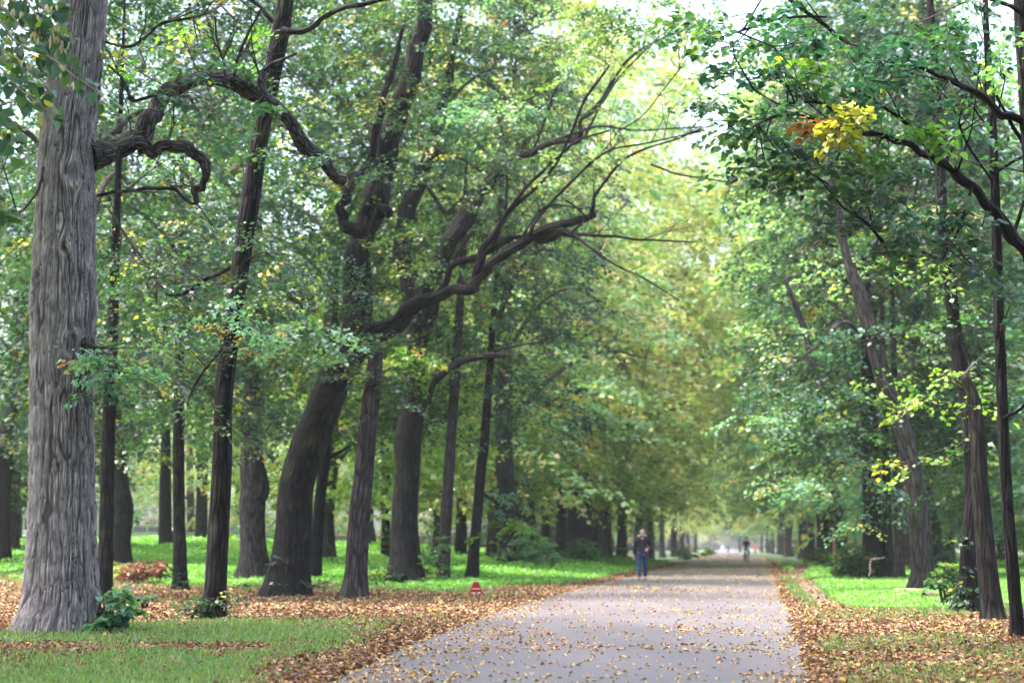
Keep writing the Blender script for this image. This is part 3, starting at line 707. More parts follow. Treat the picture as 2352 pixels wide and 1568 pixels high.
# ------------------------------------------------------------------ the leafy branch with winged seeds hanging in at top left
def hanging_branch():
    Yb = 17.0
    TW = [[(-60,20,7),(0,52,6),(32,92,5),(72,115,5),(108,129,4),(142,152,4),(170,175,3),(212,202,3),(248,236,2)],
          [(20,-60,6),(60,0,5),(92,45,5),(125,72,4),(160,112,3)], [(70,-60,6),(82,0,5),(95,60,4),(105,105,3),(130,140,2)],
          [(-60,110,6),(0,155,5),(38,198,4),(88,238,3),(130,270,2)], [(-60,-20,6),(10,20,5),(60,70,4),(110,60,3),(150,95,2)],
          [(-50,60,5),(0,110,4),(50,150,3),(95,185,3),(120,215,2)], [(-60,230,5),(-10,260,4),(25,300,3),(45,345,2)], [(-60,420,5),(-20,460,4),(10,490,3),(30,505,2)],
          [(-40,-40,6),(20,0,5),(60,40,4),(120,20,3),(150,30,2)]]
    o = at(-60, 20, Yb); t = thing('lime_branch', 'drooping near branch with pale winged seeds in the top left corner', 'branch', o)
    rg = np.random.default_rng(3); tp = []; LP = []
    for k, q in enumerate(TW):
        lp, lr = line(q, Yb + (k % 3) * .35, Yb + (k % 3) * .35 - .4)
        tp.append(tube(lp - o, lr, 6, 6, k, .1)); S = resample(lp, 60)
        LP.append((S, q))
    quads('twig', tp, [simple('seed_twig', (.20, .16, .14), .8)], t, smooth=True)
    P, D, Nn, C = [], [], [], []
    for S, q in LP:
        for a in list(range(3, 60, 2)) + list(range(4, 60, 3)):
            if rg.random() < .15: continue
            tt = S[min(a + 1, 59)] - S[a - 1]; tt /= np.linalg.norm(tt)
            sd_ = np.array([tt[2], rg.normal(0, .6), -tt[0]]) * rg.choice([-1, 1]); st = S[a] + sd_ * .03 + [0, 0, -.02]
            P.append(st + rg.normal(0, .03, 3)); D.append(tt * .7 + sd_ * .5 + np.array([0, 0, -.45]) + rg.normal(0, .25, 3)); Nn.append([rg.normal(.2, .5), rg.normal(-.45, .4), .8])
    P, D, Nn = map(np.array, (P, D, Nn)); n = len(P)
    PAL['nearleaf'] = ([(.028,.085,.045), (.040,.110,.036), (.070,.155,.028), (.150,.24,.035), (.32,.27,.05)], [.36, .28, .2, .12, .04])
    L = .125 * (.7 + .5 * rg.random(n))
    quads('leaves', [leaves(P - o, D, Nn, L, L * .82, pick(rg, 'nearleaf', n), 'heart', .16)], [M_LEAFN], t)
    SE = [(345,380),(480,340),(590,470),(550,400),(130,100),(215,120),(335,190),(540,720),(325,870),(255,630),(610,770),(500,80),(400,560),(200,370),(440,70),(315,800),(600,640),(680,790),(520,370),(300,340),(210,580),(380,545),(470,410),(640,440),(160,540),(95,330),(20,20),(575,430),(35,480)]
    P, D, L = [], [], []
    ss = []
    for sx, sy in SE:
        q = at(sx * .25, sy * .25 - 9, Yb - .1)
        for r_ in range(2):
            P.append(q + rg.normal(0, .012, 3)); D.append([rg.normal(0, .3), rg.normal(0, .3), -1]); L.append(.075 * rg.uniform(.8, 1.2))
        ss.append((q + [0, 0, .10], q))
    P, D, L = map(np.array, (P, D, L)); n = len(P)
    c = np.array([.52, .40, .33]) * (0.75 + .5 * rg.random((n, 1)))
    quads('seeds', [leaves(P - o, D, np.stack([rg.normal(0, .5, n), -np.ones(n), np.zeros(n)], 1), L, L * .33, c, 'hex', .3),
                    segs(np.array([a for a, b in ss]) - o, np.array([b for a, b in ss]) - o, .003, .002, 1)], [M_LEAFN, M_TWIG], t)
hanging_branch()

# ------------------------------------------------------------------ traced trees, left side
D8 = 'leaning dark tree left of centre, forking high into crooked bare limbs over the path'
tree(D8, [(655,1370,92),(672,1240,86),(680,1120,84),(706,1030,84),(742,940,78),(775,860,74),(815,790,76),(838,755,78)], top=5.0, extra=False, seg=22, rough=.14, seed=8,
     limbs=[([(838,765,80),(820,700,68),(825,600,62),(838,530,58),(862,470,60),(872,400,54),(896,320,50),(925,235,44),(952,150,38),(972,60,34),(990,-40,30),(1010,-200,18)],),
            ([(850,765,50),(905,748,42),(938,708,34),(985,680,28),(1045,668,28),(1090,662,30)],0,-1),
            ([(1088,664,24),(1100,618,20),(1112,570,16),(1138,532,15),(1165,492,10),(1215,425,8),(1268,372,7),(1330,322,6),(1400,300,4)],-1,-2),
            ([(1085,668,26),(1112,620,24),(1150,588,24),(1195,560,23),(1245,532,22),(1300,508,18),(1352,500,17),(1362,488,16)],-1,-2.5),
            ([(1356,500,12),(1366,450,8),(1405,395,7),(1460,350,6),(1540,325,4),(1610,295,3)],-2.5,-3),
            ([(1000,680,16),(1045,615,16),(1095,590,16),(1150,560,15),(1205,545,12),(1245,548,20),(1290,535,18),(1340,540,8),(1420,545,7),(1500,552,5),(1600,556,3)],-.6,-3),
            ([(1130,580,12),(1160,500,9),(1230,430,8),(1280,370,7),(1345,230,7),(1400,150,5)],-1,-2.5), ([(1215,540,9),(1250,480,8),(1330,400,7),(1400,345,5),(1480,330,4),(1620,300,3)],-2,-3),
            ([(1320,540,8),(1400,600,5),(1480,640,4),(1560,690,3)],-2.8,-4), ([(1310,535,6),(1345,500,5),(1300,460,5)],-2.6,-3), ([(1490,375,6),(1560,400,4),(1670,418,4)],-3,-3.6),
            ([(1200,545,7),(1235,490,5),(1270,470,4),(1340,480,3)],-2,-2.4), ([(1420,300,3),(1480,260,3),(1560,160,3)],-2,-2),
            ([(828,530,30),(792,505,26),(782,480,24),(798,446,24),(830,405,20),(862,380,16),(905,352,12)],-.6,-.8), ([(800,410,28),(830,400,22)],-.6,-.6),
            ([(840,385,20),(862,310,18),(885,220,16),(910,130,12),(925,60,9)],-.5,-1), ([(862,470,22),(885,490,34),(890,500,10)],-.4,-.5), ([(860,480,6),(840,600,3)],-1,-1)],
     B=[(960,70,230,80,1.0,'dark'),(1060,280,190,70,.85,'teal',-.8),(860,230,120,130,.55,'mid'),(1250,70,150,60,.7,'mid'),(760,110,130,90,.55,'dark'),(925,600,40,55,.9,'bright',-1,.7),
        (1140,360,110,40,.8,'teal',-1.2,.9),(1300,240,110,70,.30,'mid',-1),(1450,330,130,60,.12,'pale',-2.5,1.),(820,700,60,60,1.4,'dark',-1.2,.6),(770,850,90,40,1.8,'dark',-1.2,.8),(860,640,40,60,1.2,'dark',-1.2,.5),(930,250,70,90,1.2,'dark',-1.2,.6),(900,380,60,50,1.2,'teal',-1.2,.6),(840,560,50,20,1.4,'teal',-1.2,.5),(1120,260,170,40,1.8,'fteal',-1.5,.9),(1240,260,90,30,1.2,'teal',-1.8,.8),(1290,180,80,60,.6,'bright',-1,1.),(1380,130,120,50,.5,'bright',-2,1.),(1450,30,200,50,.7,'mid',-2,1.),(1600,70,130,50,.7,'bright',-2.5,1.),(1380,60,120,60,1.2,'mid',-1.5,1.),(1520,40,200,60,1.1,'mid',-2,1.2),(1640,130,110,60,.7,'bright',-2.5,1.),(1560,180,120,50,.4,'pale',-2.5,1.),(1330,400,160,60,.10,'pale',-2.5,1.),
        (850,440,90,40,.4,'teal',-.9,.7)],
     key='dark', leaf=.10, shoots=[(690,1345,60,22,.9,'dark',-.3,.5),(640,1300,14,40,.4,'dark',-.4,.3)])
tree('stout knobbly tree right of the leaning one, leafy shoots round its base', [(935,1345,78),(931,1260,66),(930,1180,62),(936,1080,58),(935,1020,64),(942,960,58),(952,880,52),(948,820,50),(960,760,58),(978,700,60),(972,660,46)], extra=False, seg=20, rough=.13, seed=12,
     limbs=[([(975,700,56),(992,640,40),(1018,582,38),(1060,520,36),(1098,452,34),(1140,396,32),(1190,362,22),(1240,338,16),(1290,322,15),(1330,322,16)],0,-2),
            ([(1330,324,14),(1338,280,10),(1372,245,12),(1412,180,8),(1480,110,6),(1600,60,5),(1720,30,3)],-2,-3),
            ([(960,720,44),(940,620,42),(928,520,44),(945,450,44),(975,390,34),(1000,320,30),(1015,230,25),(1036,140,18),(1060,20,12)],.6,1.4),
            ([(965,680,20),(1000,600,22),(1040,530,22),(1070,480,20)],-.4,-.6),
            ([(968,940,16),(1000,880,15),(1048,838,17),(1108,820,15),(1160,818,9)],-.5,-2), ([(1100,822,8),(1160,800,6),(1240,785,5),(1300,762,4)],-1.5,-2.5),
            ([(1160,480,10),(1165,430,7),(1162,390,6)],-1.8,-1.8), ([(1150,398,10),(1225,340,6),(1262,240,7),(1290,170,5)],-1,-2),([(1280,320,8),(1370,290,5),(1470,300,4),(1640,290,3)],-2,-3), ([(1340,320,6),(1420,180,5),(1540,60,4)],-2.2,-3)],
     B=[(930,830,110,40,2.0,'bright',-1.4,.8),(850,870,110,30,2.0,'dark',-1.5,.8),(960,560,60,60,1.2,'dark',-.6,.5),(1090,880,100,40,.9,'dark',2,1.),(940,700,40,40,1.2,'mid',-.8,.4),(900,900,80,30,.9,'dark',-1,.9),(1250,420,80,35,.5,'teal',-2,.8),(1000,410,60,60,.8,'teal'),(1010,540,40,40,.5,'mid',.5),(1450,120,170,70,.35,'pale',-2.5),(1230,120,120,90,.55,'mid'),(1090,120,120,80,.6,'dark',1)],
     leaf=.11, shoots=[(870,1325,38,40,1.0,'mid',-.3,.5),(1000,1290,34,70,.9,'mid',-.3,.5),(935,1335,60,20,1.,'dark',-.6,.3)])
tree('straight slim brown trunk standing clear between the leaning trunk and the knobbly one', [(815,1374,56),(818,1300,50),(826,1180,48),(838,1060,46),(850,940,42),(858,870,38),(862,820,34),(864,795,28)], bark=M_BARKG, seed=10, extra=False,
     B=[(690,775,150,28,3.0,'fteal',-3,1.2),(790,812,70,24,2.2,'fteal',-2.5,.8),(880,880,90,40,1.2,'dark',-.6,.7),(866,790,50,40,2.4,'dark',-.8,.5),(700,850,120,40,.9,'dark',-.5,1.),(740,640,130,60,1.0,'dark'),(650,700,120,60,.9,'dark'),(900,950,100,30,.7,'dark',-.5)], leaf=.10, top=12)
tree('straight dark tree with leafy shoots at its foot, right of the big grey trunk', [(490,1425,54),(497,1320,50),(503,1200,48),(510,1050,45),(512,950,43),(522,830,42),(546,650,42),(572,480,44),(598,310,42),(636,120,42),(655,0,40)], seed=6, seg=18,
     limbs=[([(648,70,18),(700,70,13),(742,42,13),(800,15,11),(880,0,9),(960,-30,7)],-.3,-1), ([(510,800,8),(450,880,6),(430,930,4)],-.3,-.8),([(560,600,10),(470,640,10),(395,680,9),(330,600,7),(250,480,5)],0,1.5), ([(640,60,12),(600,20,9),(550,-20,7)],0,0)],
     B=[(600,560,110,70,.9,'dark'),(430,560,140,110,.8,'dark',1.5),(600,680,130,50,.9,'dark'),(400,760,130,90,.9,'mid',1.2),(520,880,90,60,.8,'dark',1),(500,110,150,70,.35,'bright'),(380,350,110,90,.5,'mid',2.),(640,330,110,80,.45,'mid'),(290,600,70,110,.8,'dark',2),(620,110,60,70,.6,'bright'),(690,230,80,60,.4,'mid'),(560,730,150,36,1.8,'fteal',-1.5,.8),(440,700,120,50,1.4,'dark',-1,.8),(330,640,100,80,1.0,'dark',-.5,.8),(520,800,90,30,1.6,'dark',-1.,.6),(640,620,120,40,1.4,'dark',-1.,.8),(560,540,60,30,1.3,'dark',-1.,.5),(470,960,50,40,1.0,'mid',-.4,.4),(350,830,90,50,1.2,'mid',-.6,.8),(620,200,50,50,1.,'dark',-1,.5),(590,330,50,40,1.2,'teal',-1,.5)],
     leaf=.085, ssz=.65, shoots=[(480,1385,50,34,1.6,'dark',-.3,.35),(540,1350,30,20,1.0,'dark',-.3,.3),(430,1400,22,20,1.,'dark',-.3,.3)])
tree('slim dark tree seen just right of the big grey trunk', [(238,1376,40),(241,1300,36),(244,1200,34),(247,1080,32),(250,960,30),(255,850,28)], crown=(MID[0], 4.4, .95), seed=2)
tree('thick black knobbed tree half hidden behind a slimmer one, by the brushwood', [(280,1312,46),(281,1240,40),(284,1165,42),(280,1120,34),(272,1040,32),(266,950,30)], crown=(MID[1], 4.5, 1.05), seed=3, rough=.16)
tree('thin dark tree with shoots at its base, just right of the brushwood', [(414,1358,36),(413,1280,32),(411,1180,28),(410,1060,27),(411,960,26),(412,850,24)], crown=(MID[1], 3.6, .9), seed=5,
     shoots=[(412,1335,24,26,1.2,'dark',-.3,.3)])
tree('broad brown trunk with a bulge halfway, standing at the edge of the bright lawn', [(583,1338,78),(582,1290,64),(580,1220,58),(581,1150,60),(588,1120,64),(580,1060,54),(578,980,52),(582,880,46)], bark=M_BARKG, crown=(MID[2], 5.2, 1.1), seed=7, rough=.16)
tree('slim black trunk leaning right, close behind the large leaning trunk', [(722,1338,32),(728,1250,28),(735,1150,26),(745,1060,26),(752,990,22)], bark=M_BARKB, limbs=[([(748,1060,8),(775,1040,7),(805,1022,5)],)], crown=(MID[0], 4.6, 1.0), seed=9)
tree('slender grey trunk leaning right between the knobbly trunk and the black one by the sign', [(1018,1338,30),(1022,1240,28),(1030,1100,26),(1038,980,24),(1046,860,22),(1054,740,20),(1062,600,17),(1068,480,14)], bark=M_BARKG, crown=(MID[2], 6.8, .85), seed=13)
tree('slim jet black trunk leaning right directly behind the small red sign', [(1082,1336,32),(1090,1250,26),(1098,1160,24),(1107,1060,23),(1114,1000,22)], bark=M_BARKB, crown=(MID[1], 4.6, .95), seed=14, limbs=[([(1106,1130,8),(1150,1160,6),(1200,1185,4)],.2,.6)],
     B=[(1185,1208,75,16,2.0,'bright',.5,.8),(1110,1222,40,12,1.2,'bright',0,.6),(1150,1150,60,40,.6,'fteal',.6,1.)], leaf=.12, ssz=.6)
tree('dark trunk cut by the left edge of the picture, widening at the base', [(-6,1312,62),(2,1240,42),(4,1120,44),(12,1020,50),(30,940,26),(40,860,20)], bark=M_BARKB, crown=(MID[0], 4.2, 1.0), seed=15)
tree('thin trunk wrapped in leaves at the back of the lawn between two brown trunks', [(886,1300,24),(886,1200,20),(887,1100,19),(890,1000,17)], crown=(MID[3], 5, .9), seed=16, shoots=[(886,1240,14,50,.9,'mid',-.2,.3)])
tree('stout dark tree far back on the lawn near the railing', [(382,1246,34),(380,1200,30),(380,1130,28)], bark=M_BARKB, Y=88, crown=(MID[3], 5, 1.2), seed=17)
for k, (px, py, w, lab, mb, cr) in enumerate([
        (1140, 1303, 46, 'broad trunk first in the left avenue row past the red sign', M_BARKG, MID[4]),
        (1202, 1298, 58, 'broadest trunk of the left avenue row, rising behind the blue green bush', M_BARKG, MID[5]),
        (1252, 1292, 20, 'thin blackish trunk between the two bushes of the left avenue row', M_BARKB, MID[3]),
        (1288, 1298, 27, 'left one of two close straight trunks between the bushes on the left', M_BARKG, MID[4]),
        (1313, 1297, 25, 'right one of two close straight trunks between the bushes on the left', M_BARK, MID[3]),
        (1342, 1290, 36, 'dark trunk behind the smaller bush of the left avenue row', M_BARK, MID[5]),
        (1369, 1286, 24, 'pale brown trunk at the right end of the smaller bush on the left', M_BARKG, MID[4]),
        (1058, 1294, 28, 'short looking trunk far behind the slender grey one on the left lawn', M_BARK, MID[3]),
        (1400, 1268, 22, 'pale grey trunk on the far lawn left of the walking man', M_BARKG, FAR[2]),
        (1432, 1268, 18, 'slim trunk next to the pale grey one, close left of the walking man', M_BARKG, FAR[0]),
        (1462, 1266, 40, 'wide blackish trunk directly behind the walking man', M_BARKB, FAR[2]),
        (1508, 1266, 16, 'thin pale trunk just right of the walking man', M_BARKG, FAR[1]),
        (1552, 1266, 34, 'dark trunk leaning right in the haze beyond the walking man', M_BARK, FAR[4]),
        (1632, 1263, 28, 'bluish dark trunk near the left verge where the people gather', M_BARK, FAR[3])]):
    ln = 26 if px in (1552,) else 4
    near = cr in MID
    tree(lab, [(px, py, w * 1.15), (px + 1, py - 60, w), (px + ln * .5, py - 120, w * .92), (px + ln, py - 190, w * .85)], bark=mb, crown=(cr, 4.6 if near else 0.2, 1.05 if near else .9), top=16, seed=40 + k, flare=.35)

# ------------------------------------------------------------------ traced trees, right side
tree('slimmest trunk at the right edge, standing nearest on the leaf litter', [(2338,1468,36),(2332,1380,30),(2322,1260,29),(2312,1120,27),(2303,950,26),(2296,760,25),(2290,560,24),(2284,400,21),(2278,240,18),(2268,110,15),(2262,-30,12)], bark=M_BARKB, seed=31,
     limbs=[([(2305,960,8),(2330,945,8),(2352,930,7)],-.1,-.4),([(2282,420,6),(2220,330,5),(2190,250,4),(2150,200,3)],0,-1),([(2284,400,7),(2350,360,8)],0,0),([(2280,200,6),(2310,260,8),(2352,330,10)],0,.4),([(2285,440,5),(2255,520,4)],0,-.2),([(2276,300,5),(2230,240,5),(2180,150,3)],0,-1)],
     B=[(2250,70,110,50,.7,'teal',-3,1.2),(2330,120,60,50,.7,'pale',-3.5,.8),(2310,650,50,40,.9,'teal',-1.5,.5),(2335,720,30,60,.7,'teal',-1.,.5),(2240,200,60,40,.3,'mid')], leaf=.085, ssz=.5)
tree('brown trunk leaning left with bare upright stem, second from the right edge', [(2282,1428,52),(2272,1340,48),(2262,1240,44),(2252,1120,40),(2246,1010,36),(2236,920,32),(2215,860,20)], bark=M_BARK, seed=32, extra=False,
     B=[(2260,780,80,80,.8,'mid',.5),(2200,930,70,50,.8,'bright'),(2320,880,60,90,.6,'mid',.8),(2280,560,70,70,.5,'mid',.5)], leaf=.095)
tree('ivy footed black trunk curving left as it rises, third from the right edge', [(2222,1408,64),(2226,1340,50),(2228,1240,42),(2236,1130,42),(2230,1010,38),(2222,920,36),(2206,840,34),(2194,760,32),(2182,660,30),(2168,560,28),(2160,430,26),(2154,300,24),(2148,180,22),(2140,60,18),(2132,-80,14)], bark=M_BARKB, seed=33, rough=.12, seg=18,
     limbs=[([(2165,560,12),(2210,500,9),(2240,470,6)],),([(2162,420,10),(2190,330,9),(2225,260,7),(2260,190,5)],),([(2190,740,8),(2225,820,7),(2250,870,5)],-.3),([(2170,600,9),(2080,560,7),(2000,520,6),(1940,460,5)],0,-2)],
     B=[(2130,640,100,60,.8,'bright'),(2180,880,110,50,.9,'bright',-.5),(2130,930,100,40,1.,'bright',-.8,.8),(2100,1060,80,40,.8,'bright',-.5,.8),(2190,1040,60,60,.7,'mid'),(2200,740,80,60,.7,'mid'),(2080,330,110,80,.5,'mid',1),(2120,480,90,50,.6,'mid'),(2190,130,90,70,.5,'mid',1)],
     leaf=.10, shoots=[(2215,1350,24,70,1.2,'dark',-.3,.25),(2205,1240,14,60,.5,'dark',-.3,.2)])
tree('sturdy ridged brown tree on the right lawn beside the cut logs, leaning left', [(2118,1360,60),(2118,1300,50),(2112,1200,50),(2100,1100,46),(2085,1030,42),(2062,950,40),(2030,870,38),(2008,790,36),(1986,710,34),(1962,640,28),(1940,570,20)], bark=M_BARKG, seed=34, seg=18, top=14,
     limbs=[([(1995,780,12),(1940,740,10),(1890,780,7),(1830,830,5)],0,-1.5),([(1870,840,18),(1850,760,16),(1822,690,12),(1800,640,8)],1.5,1.5)],
     B=[(1900,800,110,60,1.1,'teal',-1),(1830,900,130,60,1.1,'teal',-.5),(1930,960,120,60,1.1,'mid',-1),(1850,1020,120,60,1.,'teal'),(1960,1080,110,50,1.1,'mid',-1),(1870,1130,110,50,1.4,'fteal',-1),(1760,960,100,70,.9,'fteal',2),(2050,1150,60,40,1.2,'mid',-1),(1960,1180,60,40,1.2,'fteal',-1.2),(1800,1080,80,50,.9,'pale',2),(2020,900,80,50,.8,'bright',-1.5),(1990,1180,70,40,.9,'teal',-.5),(1880,640,110,70,.7,'pale',2),(2000,560,90,60,.5,'mid',1),(1780,780,80,60,.8,'pale',1.5),(2060,760,90,60,.7,'mid'),(2040,640,70,50,.6,'bright')],
     leaf=.12, ssz=1.0, key='teal')
for k, (px, py, w, lab, mb, cr) in enumerate([
        (2006, 1332, 50, 'blackish trunk with barrier tape round it, right of the dark bush', M_BARKB, MID[0]),
        (2041, 1332, 24, 'grey trunk just right of the taped trunk', M_BARKG, MID[1]),
        (2066, 1334, 24, 'paler slim trunk between the taped trunk and the sturdy ridged one', M_BARKG, MID[1]),
        (2146, 1300, 34, 'dark trunk behind and right of the sturdy ridged trunk', M_BARK, MID[0]),
        (2182, 1290, 22, 'thin brown trunk far back between the ridged and the ivy footed trunks', M_BARKG, MID[3]),
        (1938, 1282, 20, 'grey trunk behind the bushes right of the rusty pole', M_BARKG, MID[2]),
        (1895, 1276, 24, 'brown trunk behind the spreading bush left of the rusty pole', M_BARK, MID[1]),
        (1840, 1270, 14, 'small dark trunk by the right verge beyond the rusty pole', M_BARK, FAR[2])]):
    near = cr in MID
    tree(lab, [(px, py, w * 1.15), (px, py - 60, w), (px - 2, py - 120, w * .92), (px - 4, py - 190, w * .85)], bark=mb, crown=(cr, 4.2 if near else 0.4, 1.1 if near else .9), top=16, seed=70 + k, flare=.35)
# maple reaching in from outside the right edge
def maple():
    Yb = 21.0
    tr_ = [(2440,1480,90),(2430,1300,78),(2415,1000,70),(2400,700,62),(2378,400,52),(2362,200,46),(2350,60,40),(2344,-60,34)]
    tree('maple at the right edge, dark layered boughs with one yellow spray', tr_, bark=M_BARK, Y=Yb, seed=50, seg=20, top=11,
     limbs=[([(2395,640,34),(2352,572,30),(2308,512,27),(2272,468,24),(2232,430,22),(2188,392,20),(2140,360,17),(2090,336,15),(2035,315,13),(1990,305,12),(1968,300,9)],-.3,-1.2),
            ([(1968,302,8),(1925,262,7),(1890,240,6),(1840,236,5),(1790,240,4),(1730,205,3)],-1.2,-2), ([(1968,304,8),(1930,315,5),(1870,280,5),(1820,262,4),(1740,285,3)],-1.2,-1.8),
            ([(2372,310,26),(2340,282,20),(2300,254,18),(2250,220,17),(2200,192,13),(2150,172,10),(2100,150,7),(2020,140,5)],-.3,-1.4),
            ([(2380,440,16),(2362,330,12),(2352,150,9)],-.2,-.2), ([(2140,360,7),(2100,300,8),(2060,265,9),(2020,240,7),(1960,200,4)],-.9,-1.5), ([(2030,560,8),(1985,510,6),(1930,470,5),(1900,420,3)],-1.2,-1.8),
            ([(1950,100,9),(1900,60,9),(1840,20,8),(1780,-30,8)],-1,-1.), ([(1900,40,5),(1820,40,6),(1740,60,5),(1640,90,3)],-1,-1.6), ([(2352,560,14),(2330,540,10),(2352,460,8)],-.2,-.4), ([(2370,60,14),(2330,20,10),(2250,-10,8)],-.3,-.6),
            ([(2232,430,8),(2205,520,6),(2160,600,4)],-.8,-1)],
     B=[(1740,290,90,30,2.25,'maple',-1.6,.8),(1830,200,120,34,1.83,'maple',-1.4,.9),(1990,110,160,40,1.97,'maple',-1.,1.),(1730,110,110,40,.9,'mid',-1.3,1.),(2000,190,150,40,2.12,'maple',-1.2,.9),(1780,340,80,26,1.69,'maple',-1.5,.7),
        (1860,340,70,26,0.94,'dark',-1.4,.7),(1920,430,90,26,1.25,'dark',-1.3,.8),(2000,470,110,30,1.83,'maple',-1.2,.8),(2080,430,90,26,1.41,'maple',-1,.8),(2120,530,110,30,1.83,'maple',-.9,.8),(2200,590,90,30,1.25,'dark',-.8,.8),(1950,520,50,20,0.73,'dark',-1.4,.6),(2060,610,60,24,0.63,'dark',-1,.7),
        (1950,262,20,26,1.5,'yellow',-2.2,.25),(1930,290,14,12,1.0,'yellow',-2.2,.2),(1886,288,6,10,1.5,'rust',-1.9,.08),(2130,305,22,8,.9,'bright',-1.4,.15),(1875,180,60,30,.8,'bright',-1.2,.8),
        (2150,60,170,40,1.04,'dark',-.6,1.),(1850,30,150,30,1.41,'maple',-1,1.),(1640,40,110,40,.8,'mid',-1.2,1.),(2250,330,90,50,.35,'mid',.5,1.),(1800,420,40,24,0.63,'dark',-1.6,.5),(1700,170,90,40,1.63,'maple',-1.5,.8),(1800,90,140,40,1.49,'maple',-1.4,1.),(2100,150,140,50,1.49,'maple',-.8,1.),(2040,370,120,34,1.34,'maple',-1.1,.9),(2180,470,90,40,1.34,'maple',-.7,.9),(1880,390,110,30,1.49,'maple',-1.6,.7),(2240,620,70,30,0.88,'dark',-.6,.7),(2100,560,120,30,1.12,'maple',-.9,.8),(1650,250,60,24,0.89,'maple',-1.8,.6),(2250,170,100,50,0.66,'dark',-.3,1.),(2010,280,80,26,0.89,'maple',-.9,.6),(1700,300,90,34,1.21,'maple',-2.0,.7),(1660,110,90,50,0.77,'maple',-1.8,.9),(1760,380,90,24,0.88,'maple',-1.9,.6),(1960,360,80,24,.6,'mid',-1.3,.7),(2180,250,80,26,0.85,'maple',-1.2,.7)],
     leaf=.10, ssz=.62, k=30, shape='hex', droop=.22, key='teal')
maple()

# ------------------------------------------------------------------ avenue rows and woods
ORD = ['first','second','third','fourth','fifth','sixth','seventh','eighth','ninth','tenth','eleventh','twelfth','thirteenth','fourteenth','fifteenth','sixteenth','seventeenth','eighteenth','nineteenth','twentieth']
ORD += ['twenty ' + o for o in ORD[:9]] + ['thirtieth'] + ['thirty ' + o for o in ORD[:9]]
GT = [quads('trunk', [tube(np.stack([np.array([0, .1, .0, .3, .2, .5]) * s_, np.array([0, -.1, .2, .1, .3, .2]), np.array([-.1, 2, 5, 9, 13, 18])], 1), np.array([.42, .36, .33, .28, .2, .06]) * s_, 12, 4, 300 + i, .1, .4)], [mb], smooth=True, data_only=True)
      for i, (s_, mb) in enumerate([(1., M_BARK), (.8, M_BARKG), (1.15, M_BARKG)])]
rw = np.random.default_rng(99)
def put_row(items, label, group, zoff=0.0):
    for k, (x, y, ci, s) in enumerate(items):
        z = float(ground_z(x, y))
        t = thing('tree', label(k, ci), 'tree', (x, y, z), rw.random() * 6.28, group)
        tr_ = link('trunk', GT[int(rw.integers(3))], t)
        c = link('crown', FAR[ci], t); c.scale = (s, s, s * rw.uniform(.95, 1.1)); c.location = (0, 0, zoff); c.rotation_euler = (0, 0, rw.random() * 6.28)
CN = ['mid green', 'pale green', 'blue green', 'yellowing', 'light green', 'dark green']
def row(side, off, y0, y1, ratio, key, shrink=0.0, tall=1.0):
    out = []; y = y0
    while y < y1:
        o = off - max(0.0, min(1.0, (y - 95) / 30)) * shrink + rw.normal(0, .5)
        x = (xl(y) - o) if side < 0 else (xr(y) + o)
        out.append((float(x), float(y), int(rw.choice(key)), float(rw.uniform(.95, 1.2) * (tall if y > 100 else 1)))); y *= ratio * rw.uniform(.985, 1.015)
    return out
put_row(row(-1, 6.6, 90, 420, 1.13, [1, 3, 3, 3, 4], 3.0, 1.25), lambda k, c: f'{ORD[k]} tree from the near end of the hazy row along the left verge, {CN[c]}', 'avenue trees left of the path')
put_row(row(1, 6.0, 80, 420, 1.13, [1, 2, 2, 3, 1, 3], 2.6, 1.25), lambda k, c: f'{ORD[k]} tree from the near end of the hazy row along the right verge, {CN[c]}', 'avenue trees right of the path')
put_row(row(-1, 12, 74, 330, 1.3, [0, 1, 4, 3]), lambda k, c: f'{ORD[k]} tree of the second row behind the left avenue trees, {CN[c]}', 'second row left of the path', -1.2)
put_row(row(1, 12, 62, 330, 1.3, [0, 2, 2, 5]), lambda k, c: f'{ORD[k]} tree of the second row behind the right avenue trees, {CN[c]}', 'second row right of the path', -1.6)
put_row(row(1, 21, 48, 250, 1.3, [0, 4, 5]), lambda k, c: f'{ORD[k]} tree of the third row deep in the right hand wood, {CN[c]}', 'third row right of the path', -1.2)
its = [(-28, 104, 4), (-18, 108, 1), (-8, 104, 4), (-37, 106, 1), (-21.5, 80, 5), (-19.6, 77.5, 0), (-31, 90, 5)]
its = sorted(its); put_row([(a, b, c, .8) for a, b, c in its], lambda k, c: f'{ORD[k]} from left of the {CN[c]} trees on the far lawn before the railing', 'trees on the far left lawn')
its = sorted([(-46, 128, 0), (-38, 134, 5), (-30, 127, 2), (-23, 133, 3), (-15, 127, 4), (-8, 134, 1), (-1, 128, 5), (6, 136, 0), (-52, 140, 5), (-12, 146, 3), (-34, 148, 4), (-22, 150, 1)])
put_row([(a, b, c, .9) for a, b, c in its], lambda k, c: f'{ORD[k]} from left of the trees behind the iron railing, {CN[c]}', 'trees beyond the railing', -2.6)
put_row([(-9, 10, 0, 1.0), (9.5, 12, 2, 1.0), (-7, -6, 1, 1.0), (6, -8, 0, 1.0), (-1.5, -16, 4, 1.0), (-10.5, 20, 5, 1.0), (-7.5, 1, 1, 1.1)], lambda k, c: ['tall tree just outside the left edge, shading the near verge', 'tall tree just outside the right edge, shading the near path', 'tree behind the viewpoint on the left verge', 'tree behind the viewpoint on the right verge', 'tree behind the viewpoint farthest back', 'dense tree just outside the left edge beyond the drooping branch', 'tree on the left verge level with the viewpoint'][k], 'trees around the viewpoint', 5.0)  # unseen trees added beside and behind the camera; raised crowns shade the near path
